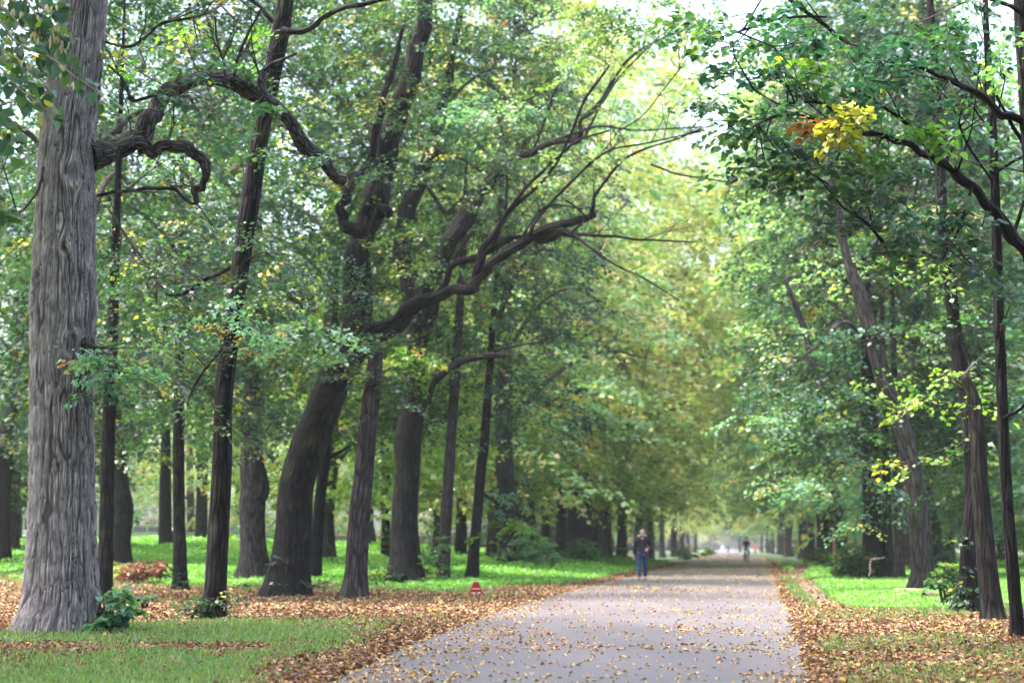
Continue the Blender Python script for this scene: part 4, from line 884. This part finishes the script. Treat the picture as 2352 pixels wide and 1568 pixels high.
put_row([(float(xl(76)) - 5.2, 76, 1, 1.12), (float(xl(104)) - 4.6, 104, 3, 1.25), (float(xr(112)) + 3.6, 112, 1, 1.25)],
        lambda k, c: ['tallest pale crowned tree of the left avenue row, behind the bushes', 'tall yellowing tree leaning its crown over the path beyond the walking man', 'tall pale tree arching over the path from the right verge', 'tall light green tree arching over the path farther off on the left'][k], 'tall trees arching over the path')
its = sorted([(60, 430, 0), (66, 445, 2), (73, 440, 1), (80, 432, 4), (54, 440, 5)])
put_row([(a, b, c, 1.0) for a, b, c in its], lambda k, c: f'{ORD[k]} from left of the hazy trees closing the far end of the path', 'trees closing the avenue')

# ------------------------------------------------------------------ shrubs, brushwood, logs, posts
def shrub(label, px, py, rx, ry, key, dens=1.6, Y=None, leaf=.11, ssz=.45, name='shrub', twig=M_TWIG, cat='shrub', shape='hex', up=0.0):
    gp = on_ground(px, py)
    if Y: q = at(px, py, Y); gp = np.array([q[0], Y, float(ground_z(q[0], Y))])
    t = thing(name, label, cat, gp); rg = np.random.default_rng(int(px * 3 + py)); s = gp[1] / FPX
    parts = blobs(rg, [(px, py - ry * .95, rx, ry, dens, key, 0, rx * s * .8)], gp[1], key, leaf, 26, ssz, shape, .15, np.array([gp + [0, 0, .1]]))
    parts = [(np.stack([v[:, 0], v[:, 1], np.maximum(v[:, 2], gp[2] + .03)], 1) - gp, f, c, mi) for v, f, c, mi in parts]
    quads('foliage', parts, [M_LEAFN if shape != 'quad' else M_LEAF, twig], t)
    n = 9; a = rg.random(n) * 6.28; R_ = rx * s * .6
    e = np.stack([np.cos(a) * R_, np.sin(a) * R_, ry * s * rg.uniform(1.0, 1.8, n)], 1)
    quads('stems', [segs(np.zeros((n, 3)) + rg.normal(0, .04, (n, 3)) * [1, 1, 0], e, .02, .006, 0)], [twig], t)
    return t
shrub('leafy lime sapling bush growing against the foot of the big grey trunk', 248, 1456, 60, 56, 'fteal', 1.5, leaf=.125, ssz=.32)
shrub('low leafy sprig just right of the sapling bush at the big trunk', 330, 1400, 26, 16, 'teal', .8, leaf=.12, ssz=.25)
shrub('large blue green bush under the left avenue trees', 1212, 1316, 76, 46, 'fteal', 2.0, leaf=.14, ssz=.5)
shrub('smaller grey green bush at the right of the large blue green one', 1333, 1304, 44, 36, 'fteal', 1.6, leaf=.13, ssz=.45)
shrub('small pale bush at the left verge beyond the walking man', 1575, 1285, 22, 14, 'mid', 1.6, leaf=.2, ssz=.6)
shrub('rounded light bush nearest the far people on the left verge', 1622, 1278, 20, 12, 'bright', 1.6, leaf=.22, ssz=.7)
shrub('dark round bush with black hollow base, left of the taped trunk', 1960, 1332, 52, 42, 'mid', 2.4, leaf=.12, ssz=.45)
shrub('wide loose bush behind the rusty pole', 1895, 1302, 46, 24, 'mid', 1.8, leaf=.13, ssz=.5)
shrub('dark clipped looking bush farther along the right verge', 1845, 1280, 24, 22, 'dark', 2.2, leaf=.2, ssz=.6)
shrub('fresh green bush left of the ivy footed trunk', 2172, 1394, 36, 60, 'mid', 1.5, leaf=.10, ssz=.35)
shrub('green bush on the lawn behind the ridged trunk', 2165, 1310, 26, 24, 'teal', 1.8, leaf=.12, ssz=.4)
shrub('dry red brown brushwood heap at the foot of the black knobbed trunk', 322, 1342, 72, 28, 'brush', 3.2, leaf=.10, ssz=.45, name='brushwood', cat='brushwood')
def bare(label, base, lines, name='dead_branch', m=None):
    gp = on_ground(*base); t = thing(name, label, 'branch', gp)
    parts = []
    for q in lines: lp, lr = line(q, gp[1]); parts.append(tube(lp - gp, lr, 6, 4, 3, .15))
    quads('wood', parts, [m or M_BARK], t, smooth=True)
bare('crooked bare branch sticking up out of the brushwood heap', (330, 1334), [[(300,1322,7),(330,1318,6),(362,1312,6),(372,1290,5),(392,1305,4)],[(362,1312,6),(380,1325,4),(398,1330,3)],[(300,1290,5),(330,1292,5),(375,1290,3)]])
def ground_stick(label, pts, r):
    P = np.array([on_ground(*q) for q in pts]) + [0, 0, r * .9]; o = P[0].copy()
    t = quads('fallen_branch', [tube(P - o, [r * (1 - .6 * k / (len(P) - 1)) for k in range(len(P))], 8, 5, 4, .15)], [M_BARK], smooth=True, offset=None); t.location = tuple(o)
    tag(t, label, 'branch')
ground_stick('long thin fallen branch on the litter left of the slimmest right hand trunk', [(2195,1470),(2235,1474),(2290,1477),(2350,1472)], .022)
ground_stick('shorter fallen branch lying closer to the camera on the right hand litter', [(2165,1495),(2200,1499),(2250,1497)], .018)
M_CUT = simple('cut_wood', (.42, .30, .22), .8); M_LOG = simple('log_bark', (.13, .085, .065), .9, bump=.5)
for (px, py, L_, r_, az, lab) in [(2072,1374,.42,.05,.1,'pale peeled log lying on the grass below the ridged trunk'), (2092,1364,.75,.07,-.15,'dark barked log behind the pale peeled one'), (2138,1376,.35,.08,.5,'short stubby log right of the ridged trunk foot')]:
    gp = on_ground(px, py); t = thing('log', lab, 'log', gp + [0, 0, r_ * .9], az)
    pale = 'pale' in lab
    quads('bark', [tube([(-L_/2, 0, 0), (0, .03, .01), (L_/2, 0, 0)], [r_, r_ * .95, r_ * .85], 14, 6, int(px), .10)], [M_CUT if pale else M_LOG], t, smooth=True)
def lathe(prof, seg=20, mi=0, c=(0, 0, 0)):
    prof = np.array(prof); th = np.linspace(0, 2 * np.pi, seg, endpoint=False)
    V = np.stack([prof[:, 0:1] * np.cos(th), prof[:, 0:1] * np.sin(th), prof[:, 1:2] + 0 * th], -1).reshape(-1, 3) + np.array(c)
    n = len(prof); i = np.arange(n - 1)[:, None] * seg; j = np.arange(seg)[None]
    return (V, np.stack([i + j, i + (j + 1) % seg, i + seg + (j + 1) % seg, i + seg + j], -1).reshape(-1, 4), None, mi)
def box(x0, x1, y0, y1, z0, z1, mi=0, col=None):
    V = np.array([(x, y, z) for z in (z0, z1) for x, y in ((x0, y0), (x1, y0), (x1, y1), (x0, y1))], float)
    F = np.array([[0, 3, 2, 1], [4, 5, 6, 7], [0, 1, 5, 4], [1, 2, 6, 5], [2, 3, 7, 6], [3, 0, 4, 7]])
    return (V, F, col, mi)
def ball(c, rx, ry, rz, n=12, mi=0):
    t_ = np.linspace(-np.pi / 2, np.pi / 2, n); V, F, _, _ = lathe(np.stack([np.cos(t_), np.sin(t_)], 1), 16)
    return (V * [rx, ry, rz] + np.array(c), F, None, mi)
M_RUST = simple('rusty_paint', (.20, .075, .05), .75)
for px, py0, py1, lab in [(1918, 1330, 1214, 'tall rust red pole standing on the right lawn before the bushes'), (1803, 1284, 1240, 'shorter rust red pole farther along the right verge')]:
    gp = on_ground(px, py0); h = at(px, py1, gp[1])[2] - gp[2]
    t = thing('pole', lab, 'pole', gp); w = .055
    quads('shaft', [lathe([(w * 1.0, -.05), (w, .02), (w * .8, .05), (w * .78, h - .03), (w * .5, h), (.001, h)], 12)], [M_RUST], t, smooth=True)
    quads('collar', [lathe([(w * 1.2, 0), (w * 1.2, .10), (w * .82, .12)], 12)], [M_RUST], t, smooth=True)
def tape():
    gp = on_ground(1996, 1334); Yb = gp[1] - .35
    t = thing('barrier_tape', 'red and white barrier tape tied round the blackish trunk, one end hanging down', 'tape', (gp[0], Yb, gp[2]))
    o = np.array([gp[0], Yb, gp[2]])
    def ribbon(pts, w):
        P = resample(np.array([at(a, b, Yb + dy) for a, b, dy in pts]), 25) - o
        T = np.gradient(P, axis=0); S = np.cross(T, [0, 1, 0.]); S /= np.linalg.norm(S, axis=1)[:, None]
        V = np.stack([P - S * w, P + S * w], 1).reshape(-1, 3); i = np.arange(24) * 2
        F = np.stack([i, i + 1, i + 3, i + 2], 1); c = np.where((np.arange(24) // 2 % 2)[:, None] == 0, [[.55, .04, .03]], [[.8, .8, .8]])
        return (V, F, c, 0)
    quads('ribbon', [ribbon([(1998,1284,.1),(2004,1283,-.12),(2012,1282,-.2),(2024,1281,-.1),(2032,1279,.2)], .018), ribbon([(2000,1284,-.1),(1998,1298,-.13),(1999,1310,-.1),(1996,1322,-.1)], .018)], [M_LITTER], t)
tape()

# small red A-shaped notice
def sign():
    gp = on_ground(1093, 1369); s = gp[1] / FPX
    t = thing('notice_board', 'small red trapezoid notice with two white lines of print standing in the leaves', 'sign', gp, .05)
    red = simple('red_plastic', (.62, .035, .05), .45); wh = simple('white_print', (.62, .42, .44), .5)
    hw, tw, h, th_ = 18.5 * s, 6 * s, 33 * s, .012
    def y_(z, sg): return sg * (.10 * (1 - z / h) + .012)
    for sg in (-1, 1):
        V = []
        for z, w in ((0, hw), (h, tw)):
            for off_ in (0, th_): V += [(-w, y_(z, sg) + off_ * sg, z), (w, y_(z, sg) + off_ * sg, z)]
        F = np.array([[0, 1, 5, 4], [2, 3, 7, 6], [0, 1, 3, 2], [4, 5, 7, 6], [0, 2, 6, 4], [1, 3, 7, 5]])
        quads('panel', [(np.array(V), F, None, 0)], [red], t)
        parts = []
        for zz, n_, hh_, ww in ((.50, 9, .08, .52), (.20, 7, .10, .56)):
            z0, z1 = h * zz, h * (zz + hh_); wl = hw * ww
            for k in range(n_):
                if zz < .3 and k == 3: continue
                a = -wl + 2 * wl * k / n_ + .003; b = a + 2 * wl / n_ - .008
                zt = z1 - (h * .03 if k % 3 == 1 else 0)
                parts.append((np.array([(a, y_(z0, sg) + (th_ + .003) * sg, z0), (b, y_(z0, sg) + (th_ + .003) * sg, z0), (b, y_(zt, sg) + (th_ + .003) * sg, zt), (a, y_(zt, sg) + (th_ + .003) * sg, zt)]), np.array([[0, 1, 2, 3]]), None, 0))
        quads('lettering', parts, [wh], t)
    quads('top_clip', [box(-tw * .9, tw * .9, -.03, .03, h - .008, h + .02)], [simple('grey_plastic', (.35, .33, .36), .5)], t)
sign()

# ------------------------------------------------------------------ railing on low wall and parked cars at the back left
def fence():
    y0 = 116.0; t = thing('railing', 'iron railing on a dark low wall running along the back of the left lawn', 'fence', (-25, y0, 1.0))
    quads('wall', [box(-30, 27, -.2, .2, -.5, .72), box(-30, 27, -.26, .26, .725, .80)], [simple('mossy_wall', (.07, .07, .055), .9, bump=.5, bscale=8)], t)
    irn = simple('iron', (.035, .035, .045), .5)
    xs = np.arange(-30, 27, .14); n = len(xs)
    A = np.stack([xs, 0 * xs, 0 * xs + .8], 1); B_ = A + [0, 0, 1.75]
    o = quads('bars', [segs(A, B_, .014, .012, 0)], [irn], t); o['kind'] = 'stuff'
    quads('rail', [box(-30, 27, -.02, .02, .92, .96)], [irn], t); quads('rail', [box(-30, 27, -.02, .02, 2.38, 2.42)], [irn], t)
    for x in np.arange(-29, 27, 4.0): quads('post', [box(x - .07, x + .07, -.07, .07, .8, 2.65), box(x - .1, x + .1, -.1, .1, 2.65, 2.72)], [irn], t)
fence()
r_ = quads('street', [box(-90, 12, -4, 5, 0, .06)], [simple('street_asphalt', (.16, .16, .17), .85)]); r_.location = (0, 122, .98); r_['kind'] = 'structure'
def car(x, lab, colr, van=False):
    y = 121.0; z = 1.04; t = thing('parked_car', lab, 'van' if van else 'car', (x, y, z), .0, 'vehicles parked behind the railing')
    paint = simple('car_paint', colr, .3, .6); gl = simple('car_glass', (.03, .04, .05), .1, .7); rb = simple('tyre_rubber', (.02, .02, .02), .8); rim = simple('wheel_rim', (.45, .45, .47), .4, .5, .7)
    H = 2.1 if van else 1.45
    prof = [(-2.2, .35), (-2.22, .75), (-2.0, .95), (-1.25, 1.0), (-.75, H), (1.2 if not van else 2.1, H), (1.85 if not van else 2.2, 1.02), (2.2, .95), (2.22, .4)]
    V = []; n = len(prof)
    for w, sx in ((-.86, 1), (.86, 1)):
        for px_, pz in prof: V.append((px_, w * (.86 if pz > 1.1 else 1), pz))
    F = [[i_, i_ + 1, n + i_ + 1, n + i_] for i_ in range(n - 1)] + [[n - 1, 0, n, 2 * n - 1]]
    for s_ in (0, n): F += [[s_, s_ + 1, s_ + 2, s_ + 8], [s_ + 2, s_ + 3, s_ + 7, s_ + 8], [s_ + 3, s_ + 4, s_ + 5, s_ + 6], [s_ + 3, s_ + 6, s_ + 7, s_ + 7 - 1]] if False else [[s_, s_ + 1, s_ + 7, s_ + 8], [s_ + 1, s_ + 2, s_ + 7, s_ + 7 + 0]][:1] + [[s_ + 1, s_ + 2, s_ + 3, s_ + 7], [s_ + 3, s_ + 4, s_ + 5, s_ + 6]]
    quads('body', [(np.array(V), np.array(F), None, 0)], [paint], t)
    for a, b in ((-.85, -.05), (.05, .95)):
        quads('window', [(np.array([(a - .15 * (a < 0), -.83, 1.05), (b, -.83, 1.05), (b, -.765, H - .1), (a + .15 * (a < 0), -.765, H - .1)]) + [0, -.02, 0], np.array([[0, 1, 2, 3]]), None, 0)], [gl], t)
    for a in (-1.4, 1.4):
        for s_ in (-.86, .86):
            V_, F_, c_, m_ = lathe([(.0, -.1), (.2, -.1), (.31, -.1), (.33, -.06), (.33, .06), (.31, .1), (.2, .1), (.0, .1)], 18)
            w_ = quads('wheel', [(V_[:, [0, 2, 1]] + [a, s_, .33], F_, None, 0)], [rb], t, smooth=False)
            V_, F_, c_, m_ = lathe([(.0, -.115), (.17, -.115), (.19, -.1)], 14); quads('rim', [(V_[:, [0, 2, 1]] + [a, s_, .33], F_, None, 0)], [rim], w_)
    quads('headlight', [box(-2.235, -2.18, -.75, -.5, .68, .82)], [rim], t); quads('headlight', [box(-2.235, -2.18, .5, .75, .68, .82)], [rim], t)
car(-31.6, 'white van showing through the railing at the left edge', (.75, .76, .8), True)
car(-23.6, 'white car behind the railing seen right of the brushwood heap', (.75, .76, .8))
car(-19.0, 'bluish silver car behind the railing between two thin trunks', (.42, .48, .62))
car(-14.2, 'silver car behind the railing left of the bulging brown trunk', (.55, .55, .60))

# ------------------------------------------------------------------ people
def skin(name, J, E, m, parent, sub=2):
    me = bpy.data.meshes.new(name); me.from_pydata([tuple(j[:3]) for j in J], E, []); me.update()
    o = bpy.data.objects.new(name, me); COL.objects.link(o); o.parent = parent; me.materials.append(m)
    md = o.modifiers.new('skin', 'SKIN'); md.use_smooth_shade = True
    for k, v in enumerate(me.skin_vertices[0].data):
        r = J[k][3]; v.radius = (r, r if len(J[k]) < 5 else J[k][4]); v.use_root = (k == 0)
    sb = o.modifiers.new('sub', 'SUBSURF'); sb.levels = sub; sb.render_levels = sub
    return o
M_SKIN = simple('skin_tone', (.55, .30, .23), .55); M_NAVY = simple('navy_cloth', (.005, .007, .026), .8, bump=.2); M_JEAN = simple('denim', (.012, .032, .12), .85)
M_DKJ = simple('dark_trousers', (.018, .022, .04), .85); M_SHOE = simple('shoe_leather', (.05, .045, .06), .6); M_ORG = simple('orange_trim', (.7, .22, .04), .6)
M_HAIRG = simple('grey_hair', (.16, .14, .13), .9); M_HAIRD = simple('dark_hair', (.03, .022, .02), .9); M_EYE = simple('eye', (.02, .02, .02), .3)
def chain(J, E, pts, start=None):
    prev = start
    for p in pts:
        J.append(p); k = len(J) - 1
        if prev is not None: E.append((prev, k))
        prev = k
    return prev
def person(label, px, py, height, jacket, trousers, hair, stride=.18, arms=((-.30, .05, -.02), (.26, -.12, .28)), rz=0., coat=.80, skirt=None, fine=False, group=None, loc=None, legs=None, lean=0.0, bald=False):
    gp = on_ground(px, py) if loc is None else np.array(loc)
    if loc is None: gp[2] = .03 if (xl(gp[1]) < gp[0] < xr(gp[1])) else gp[2]
    t = thing('person', label, 'person', gp, rz, group); s = height / 1.75
    hL = (-.10, .0, .90); hR = (.10, .0, .90)
    L = legs or dict(L=[(-.11, -.10 * stride / .18, .50), (-.11, -stride, .09)], R=[(.10, .00, .49), (.09, stride, .10)])
    def sc_(j): return (j[0] * s, j[1] * s, j[2] * s) + tuple(r_ * s for r_ in j[3:])
    # arms: elbow and wrist
    (eLx, eLy, wLz), (eRx, eRy, wRz) = arms
    elb = {-1: (-.27, .03 + eLy * .3, 1.13), 1: (.27, .05, 1.13)}
    wri = {-1: (-.29, -.03 + eLy, .88 + wLz), 1: (eRx, -.10 + eRy, .84 + wRz)}
    J, E = [], []
    J.append((0, lean * .0, .93, .12, .10))
    ch = chain(J, E, [(0, -lean * .1, 1.10, .12, .095), (0, -lean * .25, 1.30, .145, .105), (0, -lean * .35, 1.43, .10, .08), (0, -.01 - lean * .4, 1.50, .052), (0, -.02 - lean * .45, 1.56, .06, .068), (0, -.02 - lean * .48, 1.63, .078, .092), (0, -.01 - lean * .5, 1.70, .06, .07)], 0)
    for sx in (-1, 1):
        sh = chain(J, E, [(sx * .155, -lean * .3, 1.42, .058), (*elb[sx], .043), (*wri[sx], .026)], 3)
        w = np.array(wri[sx]); e_ = np.array(elb[sx]); d = w - e_; d /= np.linalg.norm(d)
        palm = w + d * .055; J.append((*palm, .034, .02)); pk = len(J) - 1; E.append((sh, pk))
        if fine:
            sd = np.cross(d, [0, 1, 0.2]); sd /= np.linalg.norm(sd) + 1e-6; cu = np.array([-sx * .5, -.4, -.3])
            for k, fl in enumerate((.065, .075, .07, .055)):
                b = palm + d * .035 + sd * (k - 1.5) * .019; m_ = b + d * fl * .5 + cu * .01; e2 = m_ + d * fl * .3 + cu * .035
                chain(J, E, [(*b, .009), (*m_, .0085), (*e2, .007)], pk)
            b = palm - sd * .036; chain(J, E, [(*b, .011), (*(b + d * .035 - sd * .015), .009)], pk)
        hp = hL if sx < 0 else hR; ll = L['L' if sx < 0 else 'R']
        chain(J, E, [(*hp, .085), (*ll[0], .055), (*ll[1], .036)], 0)
    skin('body', [sc_(j) for j in J], E, M_SKIN, t)
    # coat
    J, E = [(0, 0, .93, .165, .125)], []
    chain(J, E, [(0, 0, coat, .172, .135)], 0)
    chain(J, E, [(0, -lean * .1, 1.12, .155, .125), (0, -lean * .25, 1.30, .175, .13), (0, -lean * .33, 1.42, .12, .10), (0, -.005 - lean * .36, 1.49, .072, .072)], 0)
    for sx in (-1, 1):
        w = np.array(wri[sx]); e_ = np.array(elb[sx]); ww = w + (e_ - w) * .06
        chain(J, E, [(sx * .165, -lean * .3, 1.41, .075), (*elb[sx], .062), (*ww, .047)], 3)
    skin('jacket', [sc_(j) for j in J], E, jacket, t)
    # trousers: one mesh
    J, E = [(0, 0, .92, .14, .11)], []
    for sx in (-1, 1):
        hp = hL if sx < 0 else hR; ll = L['L' if sx < 0 else 'R']
        an = np.array(ll[1]) + [0, 0, .0]
        chain(J, E, [(hp[0], hp[1], .84, .095), (*ll[0], .075), (*an, .062)], 0)
        a = np.array(ll[1]); skin('shoe', [sc_(j) for j in [(a[0], a[1] + .03, a[2] - .045, .045, .035), (a[0], a[1] - .07, a[2] - .055, .045, .03), (a[0] + sx * .01, a[1] - .16, a[2] - .062, .04, .022)]], [(0, 1), (1, 2)], M_SHOE, t, 1)
    skin('trousers', [sc_(j) for j in J], E, trousers, t)
    hy = -.02 - lean * .48
    if bald:
        quads('hair', [ball((sx * .078 * s, (hy + .03) * s, 1.615 * s), .022 * s, .055 * s, .045 * s) for sx in (-1, 1)] + [ball((0, (hy + .07) * s, 1.61 * s), .075 * s, .035 * s, .05 * s)], [hair], t, smooth=True)
    else:
        quads('hair', [ball((0, (hy + .02) * s, 1.665 * s), .092 * s, .10 * s, .085 * s)], [hair], t, smooth=True)
    fy = hy - .088
    for sx in (-1, 1):
        quads('eye', [ball((sx * .032 * s, fy * s, 1.635 * s), .012 * s, .008 * s, .008 * s, 6)], [M_EYE], t)
        quads('ear', [ball((sx * .084 * s, (hy + .005) * s, 1.62 * s), .012 * s, .02 * s, .032 * s, 8)], [M_SKIN], t, smooth=True)
    quads('nose', [ball((0, (fy - .012) * s, 1.605 * s), .014 * s, .02 * s, .026 * s, 8)], [M_SKIN], t, smooth=True)
    quads('mouth', [ball((0, (fy + .002) * s, 1.565 * s), .026 * s, .008 * s, .006 * s, 6)], [simple('lips', (.35, .12, .10), .5)], t, smooth=True)
    return t, gp, s
mt, mg, ms = person('balding older man in navy jacket with orange trim and jeans walking towards the camera', 1476, 1333, 1.70, M_NAVY, M_JEAN, M_HAIRG, stride=.14, arms=((-.3, .06, -.05), (.17, -.14, .19)), fine=True, bald=True, rz=-.08, coat=.80)
quads('scarf', [tube(np.array([(math.cos(a) * .085, math.sin(a) * .08 - .01, 1.50 + .012 * math.sin(3 * a)) for a in np.linspace(0, 6.28, 13)]) * ms, np.full(13, .034 * ms), 8, 2, 1, .2)], [simple('teal_scarf', (.10, .30, .28), .8)], mt, smooth=True)
for sx in (-1, 1): quads('shoulder_trim', [ball((sx * .125 * ms, -.03 * ms, 1.485 * ms), .045 * ms, .05 * ms, .024 * ms)], [M_ORG], mt, smooth=True)
quads('chest_trim', [ball((0.0, -.122 * ms, 1.40 * ms), .065 * ms, .02 * ms, .025 * ms)], [M_ORG], mt, smooth=True)
quads('zip', [box(-.006, .006, -.150, -.138, .85, 1.33)], [M_SHOE], mt)
# cyclist and bicycle
def ring(R, r, axis_y0, z0, seg=28, ts=8):
    a = np.linspace(0, 2 * np.pi, seg, endpoint=False); b = np.linspace(0, 2 * np.pi, ts, endpoint=False)
    V = np.stack([(r * np.sin(b))[None] + 0 * a[:, None], axis_y0 + np.cos(a)[:, None] * (R + r * np.cos(b))[None], z0 + np.sin(a)[:, None] * (R + r * np.cos(b))[None]], -1).reshape(-1, 3)
    i = np.arange(seg)[:, None]; j = np.arange(ts)[None]
    F = np.stack([i * ts + j, i * ts + (j + 1) % ts, ((i + 1) % seg) * ts + (j + 1) % ts, ((i + 1) % seg) * ts + j], -1).reshape(-1, 4)
    return (V, F, None, 0)
cg_ = on_ground(1715, 1292); cg_[2] = .035
bk = thing('bicycle', 'bicycle ridden towards the camera by the cyclist in black', 'bicycle', cg_, .1)
M_BK = simple('bicycle_paint', (.08, .10, .22), .35, .6); rbm = simple('bicycle_tyre', (.02, .02, .02), .8); chm = simple('steel', (.5, .5, .52), .3, .5, .8)
for yc in (-.52, .52):
    w_ = quads('wheel', [ring(.32, .018, yc, .34)], [rbm], bk, smooth=True)
    a = np.linspace(0, 2 * np.pi, 18, endpoint=False)
    quads('spokes', [segs(np.tile([[0, yc, .34]], (18, 1)), np.stack([0 * a, yc + .31 * np.cos(a), .34 + .31 * np.sin(a)], 1), .0015, .0015, 0)], [chm], w_)
quads('frame', [tube([a_, b_], [.016, .016], 8, 1, 1, 0) for a_, b_ in [((0, -.38, .82), (0, .05, .30)), ((0, -.38, .88), (0, .18, .80)), ((0, .05, .30), (0, .20, .86)), ((0, .05, .30), (0, .52, .34)), ((0, .18, .80), (0, .52, .34))]], [M_BK], bk, smooth=True)
quads('fork', [tube([(0, -.36, .95), (0, -.40, .72), (.045, -.42, .66), (.045, -.52, .34)], [.014] * 4, 8, 2, 1, 0), tube([(0, -.40, .70), (-.045, -.42, .66), (-.045, -.52, .34)], [.014] * 3, 8, 2, 1, 0)], [M_BK], bk, smooth=True)
quads('handlebar', [tube([(-.29, -.28, 1.04), (-.16, -.38, 1.03), (0, -.37, 1.0), (.16, -.38, 1.03), (.29, -.28, 1.04)], [.014] * 5, 8, 3, 1, 0)], [chm], bk, smooth=True)
quads('saddle', [ball((0, .24, .90), .08, .14, .035)], [rbm], bk, smooth=True)
quads('pedals', [box(-.19, -.09, -.04, .06, .14, .165), box(.09, .19, .0, .10, .42, .445)], [rbm], bk)
person('cyclist in a dark jacket and cap riding towards the camera in mid path', 0, 0, 1.72, simple('charcoal_jacket', (.03, .032, .05), .8), simple('faded_jeans', (.10, .16, .28), .85), M_HAIRD, arms=((-.28, -.30, .20), (.28, -.16, .24)), rz=.1, coat=.90,
       loc=(cg_[0], cg_[1] + .16, cg_[2] + .10), legs=dict(L=[(-.13, -.22, .52), (-.14, -.12, .14)], R=[(.13, -.34, .72), (.14, -.18, .36)]), lean=.25)
M_RED = simple('red_coat', (.75, .03, .06), .7)
person('distant pedestrian in a bright red coat on the right side of the path', 1735, 1272, 1.68, M_RED, M_DKJ, M_HAIRD, stride=.14, coat=.62)
person('distant pedestrian in dark clothes on the left side of the path', 1673, 1270, 1.75, simple('slate_coat', (.05, .06, .12), .8), M_DKJ, M_HAIRG, stride=.12)
person('left one of the dark clothed people standing behind the cyclist', 1690, 1266, 1.72, simple('dark_blue_coat', (.03, .04, .12), .8), M_DKJ, M_HAIRD, stride=.05)
person('right one of the dark clothed people standing behind the cyclist', 1698, 1266, 1.78, simple('black_coat', (.03, .03, .06), .8), M_DKJ, M_HAIRD, stride=.05)
person('faraway person in pale grey at the left verge of the path', 1660, 1267, 1.72, simple('pale_coat', (.6, .62, .68), .8), simple('pale_trousers', (.5, .5, .55), .8), M_HAIRG, stride=.06)
person('small figure in dark clothes right of the red coated pedestrian', 1744, 1268, 1.3, M_NAVY, M_DKJ, M_HAIRD, stride=.05)

# ------------------------------------------------------------------ air
if HAZE_DENSITY > 0:
    hz = quads('haze', [box(-260, 300, -60, 700, -1.2, 45)], []); hz['kind'] = 'stuff'
    m = bpy.data.materials.new('thin_haze'); m.use_nodes = True; nt = m.node_tree; nt.nodes.clear()
    pv = nt.nodes.new('ShaderNodeVolumePrincipled'); pv.inputs['Color'].default_value = (.93, .96, 1, 1); pv.inputs['Density'].default_value = HAZE_DENSITY; pv.inputs['Anisotropy'].default_value = .3
    out = nt.nodes.new('ShaderNodeOutputMaterial'); nt.links.new(pv.outputs[0], out.inputs['Volume']); hz.data.materials.append(m)
